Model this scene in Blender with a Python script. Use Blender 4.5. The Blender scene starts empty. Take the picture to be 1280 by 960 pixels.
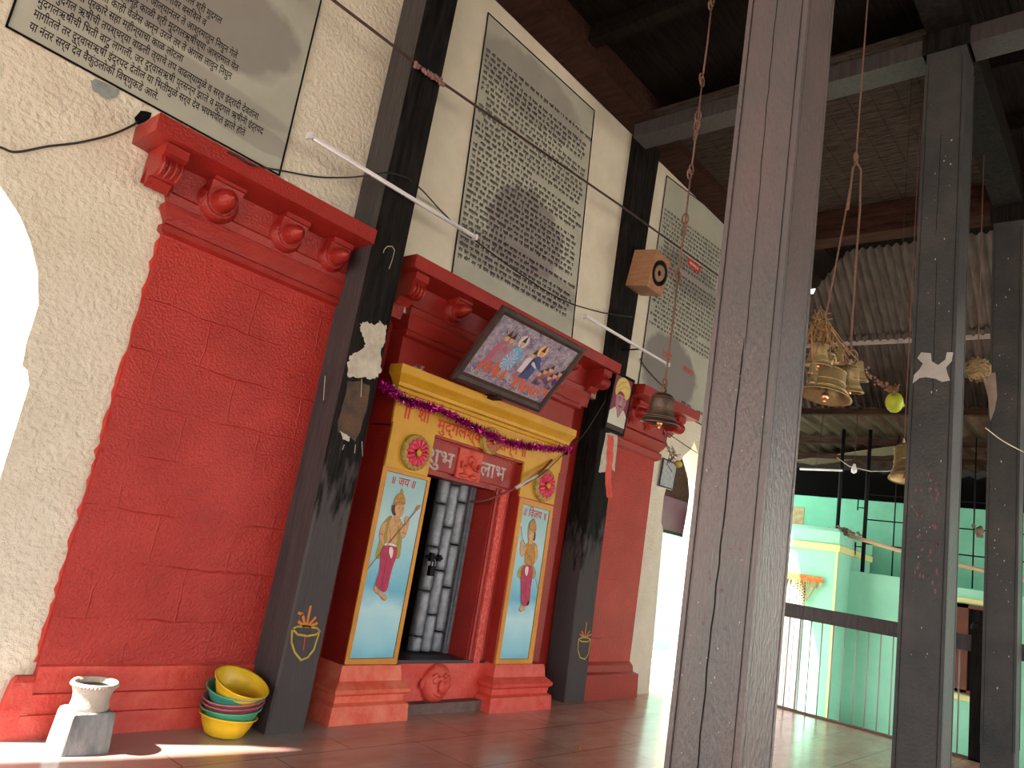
import bpy, bmesh, math, random, re
from mathutils import Vector, Matrix
random.seed(7)
SC = bpy.context.scene
COL = SC.collection

# ---------------------------------------------------------------- camera, light, exposure
YAW, PITCH, ROLL, FPX = 0.82887576, 0.21666816, 0.16836725, 920.97
CAMP = Vector((0, 0, 1.5))
_f = Vector((math.sin(YAW)*math.cos(PITCH), math.cos(YAW)*math.cos(PITCH), math.sin(PITCH)))
_r = _f.cross(Vector((0, 0, 1))).normalized(); _u = _r.cross(_f)
AX_R = math.cos(ROLL)*_r + math.sin(ROLL)*_u
AX_U = -math.sin(ROLL)*_r + math.cos(ROLL)*_u
cam = bpy.data.cameras.new('camera'); camo = bpy.data.objects.new('camera', cam); COL.objects.link(camo)
cam.sensor_width = 36; cam.lens = FPX/1280*36; cam.clip_start = 0.05; cam.clip_end = 300
m = Matrix((AX_R, AX_U, -_f)).transposed().to_4x4(); m.translation = CAMP
camo.matrix_world = m
SC.camera = camo

world = bpy.data.worlds.new('sky'); SC.world = world; world.use_nodes = True
wn = world.node_tree.nodes; wn['Background'].inputs[0].default_value = (1.0, 0.97, 0.92, 1)
wn['Background'].inputs[1].default_value = 1.8
sun = bpy.data.lights.new('sun', 'SUN'); sun.energy = 8.0; sun.angle = math.radians(1.5); sun.color = (1, .95, .86)
suno = bpy.data.objects.new('sun', sun); COL.objects.link(suno)
suno.rotation_euler = Vector((0.92, -0.31, -1.08)).to_track_quat('-Z', 'Y').to_euler()
vs = SC.view_settings
SC.display_settings.display_device = 'sRGB'
vs.view_transform = 'Standard'; vs.look = 'None'; vs.gamma = 1; vs.use_curve_mapping = False
vs.exposure = 1.68

# ---------------------------------------------------------------- helpers
def at(px, py, ax, v):
    """point where the sight line through a photo pixel meets the world plane <axis>=v"""
    d = AX_R*((px-640)/FPX) - AX_U*((py-480)/FPX) + _f
    t = (v-CAMP[ax])/d[ax]
    return CAMP + d*t

MATS = {}
def mat(name, c, c2=None, rough=.6, bump=.0, bscale=20, nscale=4, metal=0, spec=.5, fn=None, mixlo=.35, mixhi=.65, detail=8, stretch=None, bdist=.02):
    if name in MATS: return MATS[name]
    M = bpy.data.materials.new(name); M.use_nodes = True; T = M.node_tree; N = T.nodes; L = T.links
    b = N['Principled BSDF']
    b.inputs['Roughness'].default_value = rough; b.inputs['Metallic'].default_value = metal
    b.inputs['Specular IOR Level'].default_value = spec
    tc = N.new('ShaderNodeTexCoord'); vec = tc.outputs['Object']
    mp = N.new('ShaderNodeMapping'); L.new(vec, mp.inputs['Vector'])
    if stretch: mp.inputs['Scale'].default_value = stretch
    vec = mp.outputs['Vector']
    b.inputs['Base Color'].default_value = (*c, 1)
    if c2:
        n = N.new('ShaderNodeTexNoise'); n.inputs['Scale'].default_value = nscale; n.inputs['Detail'].default_value = detail
        n.inputs['Roughness'].default_value = .65; L.new(vec, n.inputs['Vector'])
        r = N.new('ShaderNodeValToRGB'); r.color_ramp.elements[0].position = mixlo; r.color_ramp.elements[1].position = mixhi
        r.color_ramp.elements[0].color = (*c, 1); r.color_ramp.elements[1].color = (*c2, 1)
        L.new(n.outputs['Fac'], r.inputs['Fac']); L.new(r.outputs['Color'], b.inputs['Base Color'])
    if bump:
        n2 = N.new('ShaderNodeTexNoise'); n2.inputs['Scale'].default_value = bscale; n2.inputs['Detail'].default_value = 4; L.new(vec, n2.inputs['Vector'])
        bp = N.new('ShaderNodeBump'); bp.inputs['Strength'].default_value = bump; bp.inputs['Distance'].default_value = bdist
        L.new(n2.outputs['Fac'], bp.inputs['Height']); L.new(bp.outputs['Normal'], b.inputs['Normal'])
    if fn: fn(M, T, N, L, b, tc)
    MATS[name] = M
    return M

def brickbump(M, T, N, L, b, tc):
    # raised painted joints of the ashlar blocks, running over the noise bump
    sx = N.new('ShaderNodeSeparateXYZ'); L.new(tc.outputs['Object'], sx.inputs[0])
    cx = N.new('ShaderNodeCombineXYZ'); L.new(sx.outputs[0], cx.inputs[0]); L.new(sx.outputs[2], cx.inputs[1])
    nz = N.new('ShaderNodeTexNoise'); nz.inputs['Scale'].default_value = 3.5; L.new(cx.outputs[0], nz.inputs['Vector'])
    ad = N.new('ShaderNodeMixRGB'); ad.blend_type = 'LINEAR_LIGHT'; ad.inputs[0].default_value = .035
    L.new(cx.outputs[0], ad.inputs[1]); L.new(nz.outputs['Color'], ad.inputs[2])
    br = N.new('ShaderNodeTexBrick'); br.inputs['Scale'].default_value = 1; br.inputs['Mortar Size'].default_value = .008
    br.inputs['Brick Width'].default_value = .56; br.inputs['Row Height'].default_value = .335; br.inputs['Mortar Smooth'].default_value = 1
    L.new(ad.outputs[0], br.inputs['Vector'])
    n3 = N.new('ShaderNodeTexNoise'); n3.inputs['Scale'].default_value = 2.2; L.new(cx.outputs[0], n3.inputs['Vector'])
    cr = N.new('ShaderNodeValToRGB'); cr.color_ramp.elements[0].position = .4; cr.color_ramp.elements[1].position = .62; L.new(n3.outputs['Fac'], cr.inputs['Fac'])
    mu = N.new('ShaderNodeMath'); mu.operation = 'MULTIPLY'; L.new(br.outputs['Fac'], mu.inputs[0]); L.new(cr.outputs['Color'], mu.inputs[1])
    b2 = N.new('ShaderNodeBump'); b2.inputs['Strength'].default_value = .55; b2.inputs['Distance'].default_value = .012
    L.new(mu.outputs[0], b2.inputs['Height'])
    old = b.inputs['Normal'].links[0].from_socket
    L.new(old, b2.inputs['Normal']); L.new(b2.outputs['Normal'], b.inputs['Normal'])

def floorfn(M, T, N, L, b, tc):
    br = N.new('ShaderNodeTexBrick'); br.inputs['Scale'].default_value = 1; br.inputs['Mortar Size'].default_value = .004
    br.inputs['Brick Width'].default_value = 1.2; br.inputs['Row Height'].default_value = .6
    L.new(tc.outputs['Object'], br.inputs['Vector'])
    src = b.inputs['Base Color'].links[0].from_socket
    mx = N.new('ShaderNodeMixRGB'); mx.inputs[2].default_value = (.20, .11, .09, 1)
    L.new(br.outputs['Fac'], mx.inputs[0]); L.new(src, mx.inputs[1])
    # grey worn cement band along the foot of the red wall
    sx = N.new('ShaderNodeSeparateXYZ'); L.new(tc.outputs['Object'], sx.inputs[0])
    n = N.new('ShaderNodeTexNoise'); n.inputs['Scale'].default_value = 2.5; L.new(tc.outputs['Object'], n.inputs['Vector'])
    a = N.new('ShaderNodeMath'); a.operation = 'MULTIPLY_ADD'; a.inputs[1].default_value = .5; L.new(n.outputs['Fac'], a.inputs[0]); L.new(sx.outputs[1], a.inputs[2])
    r = N.new('ShaderNodeMapRange'); r.inputs[1].default_value = 4.62; r.inputs[2].default_value = 4.8; L.new(a.outputs[0], r.inputs[0])
    r2 = N.new('ShaderNodeMapRange'); r2.inputs[1].default_value = 4.3; r2.inputs[2].default_value = 3.3; L.new(sx.outputs[0], r2.inputs[0])
    m2 = N.new('ShaderNodeMath'); m2.operation = 'MULTIPLY'; L.new(r.outputs[0], m2.inputs[0]); L.new(r2.outputs[0], m2.inputs[1])
    mx2 = N.new('ShaderNodeMixRGB'); mx2.inputs[2].default_value = (.40, .36, .35, 1)
    L.new(m2.outputs[0], mx2.inputs[0]); L.new(mx.outputs[0], mx2.inputs[1])
    L.new(mx2.outputs[0], b.inputs['Base Color'])
    nr = N.new('ShaderNodeTexNoise'); nr.inputs['Scale'].default_value = 3; nr.inputs['Detail'].default_value = 6; L.new(tc.outputs['Object'], nr.inputs['Vector'])
    rr = N.new('ShaderNodeMapRange'); rr.inputs[3].default_value = .16; rr.inputs[4].default_value = .26; L.new(nr.outputs['Fac'], rr.inputs[0]); L.new(rr.outputs[0], b.inputs['Roughness'])

RED = mat('red_paint', (.27, .013, .009), (.35, .020, .013), rough=.42, bump=.35, bscale=60, nscale=3)
REDB = mat('red_paint_blocks', (.36, .016, .011), (.46, .030, .020), rough=.42, bump=.6, bscale=55, nscale=2.2, fn=brickbump)
REDL = mat('red_paint_worn', (.58, .035, .022), (.68, .10, .07), rough=.5, bump=.4, bscale=40, nscale=7)
YEL = mat('yellow_paint', (.60, .32, .014), (.52, .26, .012), rough=.5, bump=.15, bscale=30)
ORG = mat('orange_border', (.62, .27, .015), (.52, .20, .015), rough=.5, bump=.2, bscale=40)
PLA = mat('cream_plaster', (.74, .68, .56), (.66, .59, .47), rough=.85, bump=.9, bscale=28, nscale=3, bdist=.025)
PLS = mat('smooth_cream_plaster', (.72, .67, .55), (.66, .60, .48), rough=.8, bump=.3, bscale=12, nscale=3)
WOOD = mat('sooty_wood', (.004, .0035, .0035), (.018, .016, .015), rough=.65, bump=.5, bscale=14, nscale=5, stretch=(5, 5, .5), spec=.35)
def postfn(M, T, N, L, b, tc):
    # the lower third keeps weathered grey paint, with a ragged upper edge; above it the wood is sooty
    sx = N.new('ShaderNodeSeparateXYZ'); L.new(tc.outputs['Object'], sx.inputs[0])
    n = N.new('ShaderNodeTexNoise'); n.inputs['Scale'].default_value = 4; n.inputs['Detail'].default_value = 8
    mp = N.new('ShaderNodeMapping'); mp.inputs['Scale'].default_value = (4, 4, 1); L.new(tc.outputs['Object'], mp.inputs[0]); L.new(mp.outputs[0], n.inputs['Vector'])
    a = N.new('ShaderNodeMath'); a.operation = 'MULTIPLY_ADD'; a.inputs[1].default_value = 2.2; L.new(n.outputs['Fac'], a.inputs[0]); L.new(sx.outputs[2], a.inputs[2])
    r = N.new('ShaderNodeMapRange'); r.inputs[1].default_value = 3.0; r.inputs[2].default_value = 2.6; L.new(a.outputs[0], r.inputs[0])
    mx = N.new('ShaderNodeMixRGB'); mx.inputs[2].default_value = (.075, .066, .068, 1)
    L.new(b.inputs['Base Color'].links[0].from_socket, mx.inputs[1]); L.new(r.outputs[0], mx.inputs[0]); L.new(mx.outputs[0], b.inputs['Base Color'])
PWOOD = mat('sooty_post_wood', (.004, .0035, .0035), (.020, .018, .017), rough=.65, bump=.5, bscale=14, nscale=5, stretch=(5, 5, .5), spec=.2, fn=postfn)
WGREY = mat('grey_painted_wood', (.042, .037, .04), (.068, .060, .063), rough=.42, bump=.35, bscale=14, nscale=5, stretch=(5, 5, .5))
CROOF = mat('dark_rafters', (.004, .003, .0025), (.014, .010, .008), rough=.8, bump=.6, bscale=10, nscale=4, stretch=(.6, 6, 3))
BRN = mat('red_brown_timber', (.020, .009, .007), (.052, .024, .018), rough=.7, bump=.4, bscale=12, stretch=(4, .6, 4))
COLM = mat('column_paint', (.100, .098, .104), (.140, .106, .106), rough=.3, bump=.35, bscale=45, nscale=1.6, stretch=(1.5, 1.5, .6))
COLG = mat('blue_grey_column_paint', (.038, .043, .046), (.078, .074, .074), rough=.42, bump=.3, bscale=40, nscale=1.4)
BLK = mat('black', (.005, .005, .006), rough=.6, spec=.15)
CHAL = mat('grey_chips', (.42, .40, .38), (.55, .53, .5), rough=.8)
FLOOR = mat('polished_red_floor', (.46, .23, .18), (.58, .36, .29), rough=.2, bump=.012, bscale=6, nscale=2.0, stretch=(.8, 2.2, 1), fn=floorfn)
PAPER = mat('torn_paper', (.58, .54, .45), (.40, .35, .29), rough=.9, nscale=12)
BARK = mat('brown_stain', (.12, .06, .03), (.05, .035, .03), rough=.8, bump=.5, bscale=30, nscale=9)
INK = mat('black_lettering', (.015, .015, .02), rough=.8, spec=.1)
INKR = mat('red_lettering', (.55, .03, .02), rough=.6)
INKW = mat('silver_lettering', (.55, .52, .48), (.3, .2, .18), rough=.6, nscale=30)
BRASS = mat('dull_brass', (.42, .31, .14), (.25, .19, .10), rough=.42, metal=.55, nscale=12, bump=.15, bscale=30)
BRASSD = mat('dark_brass', (.20, .13, .09), (.10, .07, .055), rough=.42, metal=.75, nscale=9, bump=.15, bscale=30)
COPR = mat('bright_copper', (.75, .42, .22), rough=.3, metal=.9)
RUST = mat('rusty_iron', (.12, .06, .045), (.2, .1, .07), rough=.8, nscale=40)
ROPE = mat('brown_rope', (.20, .11, .07), (.12, .065, .045), rough=.9, nscale=60)
TUBEM = mat('white_plastic', (.80, .78, .82), rough=.35)
WIRE = mat('black_wire', (.02, .018, .018), rough=.5)
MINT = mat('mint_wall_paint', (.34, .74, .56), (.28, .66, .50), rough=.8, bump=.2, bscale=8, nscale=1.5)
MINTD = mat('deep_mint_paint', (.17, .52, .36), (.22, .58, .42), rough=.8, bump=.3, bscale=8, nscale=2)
BANDY = mat('pale_yellow_band', (.80, .74, .32), rough=.7)
TIN = mat('weathered_tin', (.045, .034, .030), (.11, .088, .078), rough=.65, spec=.25, nscale=3, bump=.15, bscale=20, stretch=(.5, 3, 1))
TIND = mat('rusted_tin', (.040, .022, .015), (.095, .058, .042), rough=.85, spec=.1, nscale=2.5, stretch=(.5, 3, 1))
STEEL = mat('grey_steel', (.15, .165, .195), (.26, .28, .31), rough=.45, metal=.35, nscale=14, bump=.2, bscale=30)
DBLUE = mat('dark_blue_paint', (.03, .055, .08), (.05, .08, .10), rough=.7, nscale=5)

for m_ in (WOOD, PWOOD, BRN, CROOF): m_.node_tree.nodes['Principled BSDF'].inputs['Specular IOR Level'].default_value = .08
for m_ in (WGREY, COLG, TIN): m_.node_tree.nodes['Principled BSDF'].inputs['Specular IOR Level'].default_value = .25
def kids(o): return [c for c in bpy.data.objects if c.parent == o]

class MB:
    """collects faces with material slots, links them as one mesh object"""
    def __init__(s): s.v = []; s.f = []; s.m = []; s.mats = []; s.sm = []
    def mi(s, m):
        if m not in s.mats: s.mats.append(m)
        return s.mats.index(m)
    def add(s, vs, fs, m, smooth=False):
        o = len(s.v); s.v += [tuple(p) for p in vs]; k = s.mi(m)
        for f in fs: s.f.append([o+i for i in f]); s.m.append(k); s.sm.append(smooth)
        return s
    def poly(s, pts, m): return s.add(pts, [list(range(len(pts)))], m)
    def box(s, a, b, m, taper=0):
        x0, y0, z0 = a; x1, y1, z1 = b; t = taper
        v = [(x0, y0, z0), (x1, y0, z0), (x1, y1, z0), (x0, y1, z0), (x0+t, y0+t, z1), (x1-t, y0+t, z1), (x1-t, y1-t, z1), (x0+t, y1-t, z1)]
        return s.add(v, [(0, 3, 2, 1), (4, 5, 6, 7), (0, 1, 5, 4), (1, 2, 6, 5), (2, 3, 7, 6), (3, 0, 4, 7)], m)
    def cbox(s, a, b, m, c=.012):
        """box with chamfered vertical edges"""
        x0, y0, z0 = a; x1, y1, z1 = b
        ring = [(x0+c, y0), (x1-c, y0), (x1, y0+c), (x1, y1-c), (x1-c, y1), (x0+c, y1), (x0, y1-c), (x0, y0+c)]
        return s.prismz(ring, z0, z1, m)
    def prismz(s, ring, z0, z1, m):
        n = len(ring); v = [(x, y, z0) for x, y in ring]+[(x, y, z1) for x, y in ring]
        return s.add(v, [list(range(n))[::-1], list(range(n, 2*n))]+[(i, (i+1) % n, n+(i+1) % n, n+i) for i in range(n)], m)
    def extr(s, pts, d, m):
        """extrude a planar outline by vector d"""
        n = len(pts); d = Vector(d); v = [tuple(p) for p in pts]+[tuple(Vector(p)+d) for p in pts]
        return s.add(v, [list(range(n)), list(range(n, 2*n))[::-1]]+[(i, n+i, n+(i+1) % n, (i+1) % n) for i in range(n)], m)
    def sweep3(s, prof, x0, x1, yf, yb, m, L=1, R=1):
        """moulding going round front and both ends; prof = [(z, projection)]"""
        rings = []
        for z, p in prof: rings.append([(x0-p*L, yb, z), (x0-p*L, yf-p, z), (x1+p*R, yf-p, z), (x1+p*R, yb, z)])
        v = [q for r in rings for q in r]; f = []
        for i in range(len(rings)-1):
            for k in range(4):
                a = i*4+k; b = i*4+(k+1) % 4; f.append((a, b, b+4, a+4))
        n = (len(rings)-1)*4
        f += [(3, 2, 1, 0), (n, n+1, n+2, n+3)]
        return s.add(v, f, m)
    def lathe(s, prof, c, m, ax=(0, 0, 1), seg=24, smooth=True):
        """prof = [(r, h)] turned about axis ax through c"""
        ax = Vector(ax).normalized(); u = ax.orthogonal().normalized(); w = ax.cross(u); c = Vector(c)
        v = []; f = []
        for r, h in prof:
            for k in range(seg):
                a = 2*math.pi*k/seg; v.append(c+ax*h+(u*math.cos(a)+w*math.sin(a))*max(r, 1e-4))
        for i in range(len(prof)-1):
            for k in range(seg):
                f.append((i*seg+k, i*seg+(k+1) % seg, (i+1)*seg+(k+1) % seg, (i+1)*seg+k))
        return s.add(v, f, m, smooth)
    def tube(s, pts, r, m, seg=6, smooth=True):
        pts = [Vector(p) for p in pts]; v = []; f = []; n = len(pts); pu = None
        for i, p in enumerate(pts):
            t = (pts[min(i+1, n-1)]-pts[max(i-1, 0)]).normalized()
            u = t.orthogonal().normalized() if pu is None else (pu-t*pu.dot(t)).normalized()
            pu = u; w = t.cross(u)
            for k in range(seg):
                a = 2*math.pi*k/seg; v.append(p+(u*math.cos(a)+w*math.sin(a))*r)
        for i in range(n-1):
            for k in range(seg): f.append((i*seg+k, i*seg+(k+1) % seg, (i+1)*seg+(k+1) % seg, (i+1)*seg+k))
        f += [list(range(seg))[::-1], [(n-1)*seg+k for k in range(seg)]]
        return s.add(v, f, m, smooth)
    def ball(s, c, r, m, sc=(1, 1, 1), seg=16):
        v = []; f = []; n = 8
        for i in range(n+1):
            ph = math.pi*i/n
            for k in range(seg):
                a = 2*math.pi*k/seg
                v.append((c[0]+r*sc[0]*math.sin(ph)*math.cos(a), c[1]+r*sc[1]*math.sin(ph)*math.sin(a), c[2]+r*sc[2]*math.cos(ph)))
        for i in range(n):
            for k in range(seg): f.append((i*seg+k, (i+1)*seg+k, (i+1)*seg+(k+1) % seg, i*seg+(k+1) % seg))
        return s.add(v, f, m, True)
    def beam(s, a, b, w, h, m, up=(0, 0, 1)):
        a = Vector(a); b = Vector(b); t = (b-a).normalized(); sd = t.cross(Vector(up)).normalized(); u = sd.cross(t)
        v = []
        for p in (a, b):
            for i, j in ((-1, -1), (1, -1), (1, 1), (-1, 1)): v.append(p+sd*(i*w/2)+u*(j*h/2))
        return s.add(v, [(0, 3, 2, 1), (4, 5, 6, 7), (0, 1, 5, 4), (1, 2, 6, 5), (2, 3, 7, 6), (3, 0, 4, 7)], m)
    def build(s, name, parent=None, local=False, fix=True, origin=None):
        me = bpy.data.meshes.new(name)
        v = s.v; o = bpy.data.objects.new(name, me)
        if parent is None and not local:
            if origin is None:
                xs = [p[0] for p in v]; ys = [p[1] for p in v]; zs = [p[2] for p in v]
                origin = ((min(xs)+max(xs))/2, (min(ys)+max(ys))/2, min(zs))
            v = [(p[0]-origin[0], p[1]-origin[1], p[2]-origin[2]) for p in v]; o.location = origin
        me.from_pydata(v, [], s.f)
        for m in s.mats: me.materials.append(m)
        me.polygons.foreach_set('material_index', s.m); me.polygons.foreach_set('use_smooth', s.sm)
        if fix:
            bm = bmesh.new(); bm.from_mesh(me); bmesh.ops.recalc_face_normals(bm, faces=bm.faces); bm.to_mesh(me); bm.free()
        me.update(); COL.objects.link(o)
        if parent is not None:
            o.parent = parent
            if not local: o.location = -wloc(parent)
        return o

def wloc(o):
    p = Vector(o.location)
    while o.parent: o = o.parent; p += Vector(o.location)
    return p
def tag(o, label=None, cat=None, group=None, kind=None):
    if label: o['label'] = label
    if cat: o['category'] = cat
    if group: o['group'] = group
    if kind: o['kind'] = kind
    return o
def thing(name, loc, label, cat, group=None, kind=None):
    o = bpy.data.objects.new(name, None); o.empty_display_size = .1; COL.objects.link(o); o.location = loc
    return tag(o, label, cat, group, kind or 'thing')
def st(mb, name, parent=None): return tag(mb.build(name, parent, origin=(0, 0, 0) if parent is None else None), kind='structure')
def copy_tree(o, parent=None):
    c = o.copy(); COL.objects.link(c); c.parent = parent
    for ch in kids(o): copy_tree(ch, c)
    return c
def jag(pts, amp=.01, n=4):
    """roughen a 2-D outline given as vectors"""
    out = []
    for i, p in enumerate(pts):
        q = pts[(i+1) % len(pts)]
        for k in range(n):
            t = k/n; r = Vector(p).lerp(Vector(q), t)
            out.append(r+Vector([random.uniform(-amp, amp), 0, random.uniform(-amp, amp)]) if k else Vector(p))
    return out

# text ----------------------------------------------------------
_deps = None
def fixdev(t):
    # this typesetter does not reorder the short i sign: put it before its consonants
    return re.sub('((?:[\u0915-\u0939]\u094d)*[\u0915-\u0939])\u093f', '\u093f\\1', t)
_tc = {}
def text2d(body, res=2, bold=0):
    body = fixdev(body)
    if (body, bold) in _tc: return _tc[(body, bold)]
    c = bpy.data.curves.new('t', 'FONT'); c.body = body; c.size = 1; c.resolution_u = res; c.offset = bold
    o = bpy.data.objects.new('t', c); COL.objects.link(o)
    dg = bpy.context.evaluated_depsgraph_get()
    me = bpy.data.meshes.new_from_object(o.evaluated_get(dg))
    v = [(p.co.x, p.co.y) for p in me.vertices]; f = [list(p.vertices) for p in me.polygons]
    bpy.data.objects.remove(o); bpy.data.curves.remove(c); bpy.data.meshes.remove(me)
    _tc[(body, bold)] = (v, f); return v, f
def quadmap(BL, BR, TR, TL, out=(0, -1, 0)):
    BL, BR, TR, TL, out = map(Vector, (BL, BR, TR, TL, out))
    def g(u, v, d=0): return BL*(1-u)*(1-v)+BR*u*(1-v)+TR*u*v+TL*(1-u)*v+out*d
    return g
def put_text(mb, body, fmap, u0, v0, size_u, size_v, m, d=.002, fit=None, bold=.012):
    """text with its baseline start at (u0,v0); size in uv units; fit = total width in u"""
    v, f = text2d(body, 2, bold)
    if not v: return 0
    w = max(p[0] for p in v)
    if fit: size_u = fit/w
    mb.add([fmap(u0+p[0]*size_u, v0+p[1]*size_v, d) for p in v], f, m)
    return w*size_u

# ================================================================ SETTING
# floor, ceiling
b = MB(); b.add([(-10, -6, 0), (10.95, -6, 0), (10.95, 5.4, 0), (-10, 5.4, 0), (-10, -6, -.5), (10.95, -6, -.5), (10.95, 5.4, -.5), (-10, 5.4, -.5)],
      [(0, 1, 2, 3), (4, 7, 6, 5), (0, 4, 5, 1), (1, 5, 6, 2), (2, 6, 7, 3), (3, 7, 4, 0)], FLOOR); st(b, 'floor')
GND = mat('bright_dusty_ground', (.62, .58, .52), (.52, .47, .4), rough=.9, nscale=1, bump=.2, bscale=6)
b = MB(); b.poly([(-40, -40, -.51), (60, -40, -.51), (60, 60, -.51), (-40, 60, -.51)], GND); tag(b.build('ground', origin=(0, 0, 0)), kind='structure')
b = MB()
y = -.6
while y < 5.4:
    b.box((-5, y, 7.16+random.uniform(0, .02)), (13.2, y+.225, 7.25), CROOF); y += .226
# unseen roof slope added behind the viewer to darken the upper wall
b.add([(-5, -.4, 7.2), (13.2, -.4, 7.2), (13.2, -5.2, 4.0), (-5, -5.2, 4.0), (-5, -.4, 7.26), (13.2, -.4, 7.26), (13.2, -5.2, 4.06), (-5, -5.2, 4.06)], [(0, 1, 2, 3), (4, 7, 6, 5), (2, 6, 7, 3)], CROOF)
b.add([(-5, 5.4, 7.2), (-9, 5.4, 4.0), (-9, -5.2, 4.0), (-5, -.4, 7.2), (-5, -5.2, 4.0)], [(0, 1, 2, 3), (3, 2, 4)], CROOF)  # unseen left-end slope, added to keep the sun out of the hall
st(b, 'ceiling')

HW = mat('unseen_wall_brown', (.20, .16, .13), (.26, .22, .18), rough=.9, nscale=2)
b = MB(); b.box((-5, -5.4, 2.5), (10.9, -5.2, 4.1), HW); [b.box((x_, -5.4, -.5), (x_+.35, -5.2, 2.5), HW) for x_ in (-5, -1.6, 1.8, 5.2, 8.6, 10.55)]; st(b, 'wall_light_screen')  # unseen pierced wall behind the viewer, added to let in only low light
# back wall with arches and shrine bay as a filled, extruded outline
def arch_pts(cx, hw, spring, apex, base=0, n=10, right_only=False):
    """cusped Maratha arch outline, clockwise from lower left"""
    half = [(1.0, 0.0), (.99, .04), (.93, .06), (.955, .18), (.92, .38), (.84, .56), (.72, .70), (.55, .81), (.33, .90), (.14, .97), (0, 1.0)]
    L = [(cx-hw, base)]+[(cx-hw*a, spring+(apex-spring)*c) for a, c in half]
    Rr = [(cx+hw*a, spring+(apex-spring)*c) for a, c in half[::-1]][1:]+[(cx+hw, base)]
    return L+Rr
def filled(outer, holes, y0, y1, m, name):
    c = bpy.data.curves.new(name, 'CURVE'); c.dimensions = '2D'; c.fill_mode = 'BOTH'; c.extrude = abs(y1-y0)/2
    for ring in [outer]+holes:
        s = c.splines.new('POLY'); s.points.add(len(ring)-1)
        for i, p in enumerate(ring): s.points[i].co = (p[0], p[1], 0, 1)
        s.use_cyclic_u = True
    o = bpy.data.objects.new(name, c); COL.objects.link(o)
    me = bpy.data.meshes.new_from_object(o.evaluated_get(bpy.context.evaluated_depsgraph_get()))
    bpy.data.objects.remove(o)
    ym = (y0+y1)/2
    b = MB(); b.add([(p.co.x, ym-p.co.z, p.co.y) for p in me.vertices], [list(p.vertices) for p in me.polygons], m)
    bpy.data.meshes.remove(me); return b
arL = [(-.72, .001), (-.72, 1.9), (-.66, 2.05), (-.60, 2.48), (-.36, 2.87), (0.05, 3.2), (.3, 3.42), (.55, 3.25), (.849, 3.04), (1.0, 2.9), (1.087, 2.78), (1.17, 2.62), (1.226, 2.43), (1.225, 2.2), (1.24, 2.06), (1.275, 2.04), (1.304, 1.96), (1.305, 1.4), (1.305, .001)]
arR = [(8.985, .001), (8.86, 2.05), (8.83, 2.1), (8.78, 2.16), (8.77, 2.5), (8.84, 2.72), (9.0, 2.95), (9.2, 3.15), (9.36, 3.26), (9.44, 3.4), (9.54, 3.28), (9.72, 3.12), (9.9, 2.92), (10.0, 2.7), (9.99, 2.45), (9.94, 2.1), (9.94, .001)]
st(filled([(-10, 0), (3.3, 0), (3.3, 3.35), (-10, 3.35)][:3]+[(.5, 3.35), (-10, 3.35)], [[(p[0], min(p[1], 3.34)) for p in arL]], 4.99, 5.27, PLA, 'wall'), 'wall_left')
st(filled([(7.34, 0), (10.95, 0), (10.95, 3.45), (7.34, 3.45)], [arR], 4.99, 5.27, PLA, 'wall'), 'wall_right')
b = MB(); b.box((-10, 4.99, 3.35), (7.1, 5.27, 7.25), PLA); b.box((7.1, 4.99, 3.45), (13.2, 5.27, 7.25), PLA); st(b, 'wall_upper')  # right end beyond the hall added to keep sun off the far wall
# cream limewash of the upper wall is the smoother plaster, a thin coat on the masonry
b = MB(); b.box((3.45, 4.982, 3.5), (11, 4.9895, 6.85), PLS); st(b, 'trim_1')
# recessed bay wall behind the shrine door
rec = filled([(3.31, 0), (7.33, 0), (7.33, 3.34), (3.31, 3.34)], [[(4.3, .30), (5.62, .30), (5.62, 2.3), (4.3, 2.3)]], 5.15, 5.4, RED, 'wall')
st(rec, 'wall_recess')
# dark sanctum behind the gate
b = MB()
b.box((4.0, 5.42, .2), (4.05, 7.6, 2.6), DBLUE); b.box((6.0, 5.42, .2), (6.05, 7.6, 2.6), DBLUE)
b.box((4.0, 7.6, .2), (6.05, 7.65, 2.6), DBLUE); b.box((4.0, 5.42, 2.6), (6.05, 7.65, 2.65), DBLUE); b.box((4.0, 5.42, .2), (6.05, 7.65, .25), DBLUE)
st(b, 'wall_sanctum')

# beams
def sbeam(n, a, c, m=CROOF): b = MB(); b.box(a, c, m); st(b, 'trim_%d' % n)
sbeam(2, (-5, 4.6, 6.82), (11.1, 4.975, 7.15), BRN)
sbeam(3, (-5, 1.21, 6.6), (10.4, 1.52, 6.95), WOOD)
sbeam(4, (6.38, -.6, 6.40), (6.66, 1.2, 6.57), WGREY); sbeam(5, (6.38, 1.53, 6.40), (6.66, 4.6, 6.57), WGREY)
sbeam(6, (9.95, -.6, 6.52), (10.25, 4.6, 7.0), BRN)
sbeam(7, (2.91, -.6, 6.40), (3.2, 4.6, 6.57), WOOD)
k = 8
for x in (4.1, 5.3, 7.6, 8.8, 1.7, .5):
    sbeam(k, (x, -.4, 6.96), (x+.14, 4.6, 7.15), CROOF); k += 1
# lighter board lining seen between the column beams
BOARD = mat('brown_board_lining', (.016, .011, .010), (.070, .053, .047), rough=.9, bump=.7, bscale=8, nscale=5, stretch=(7, .7, 3), spec=.08)
b = MB(); y = 1.6
while y < 4.5: b.box((6.7, y, 6.935), (9.9, y+.235, 6.955), BOARD); y += .24
st(b, 'trim_%d' % k); k += 1

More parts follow.
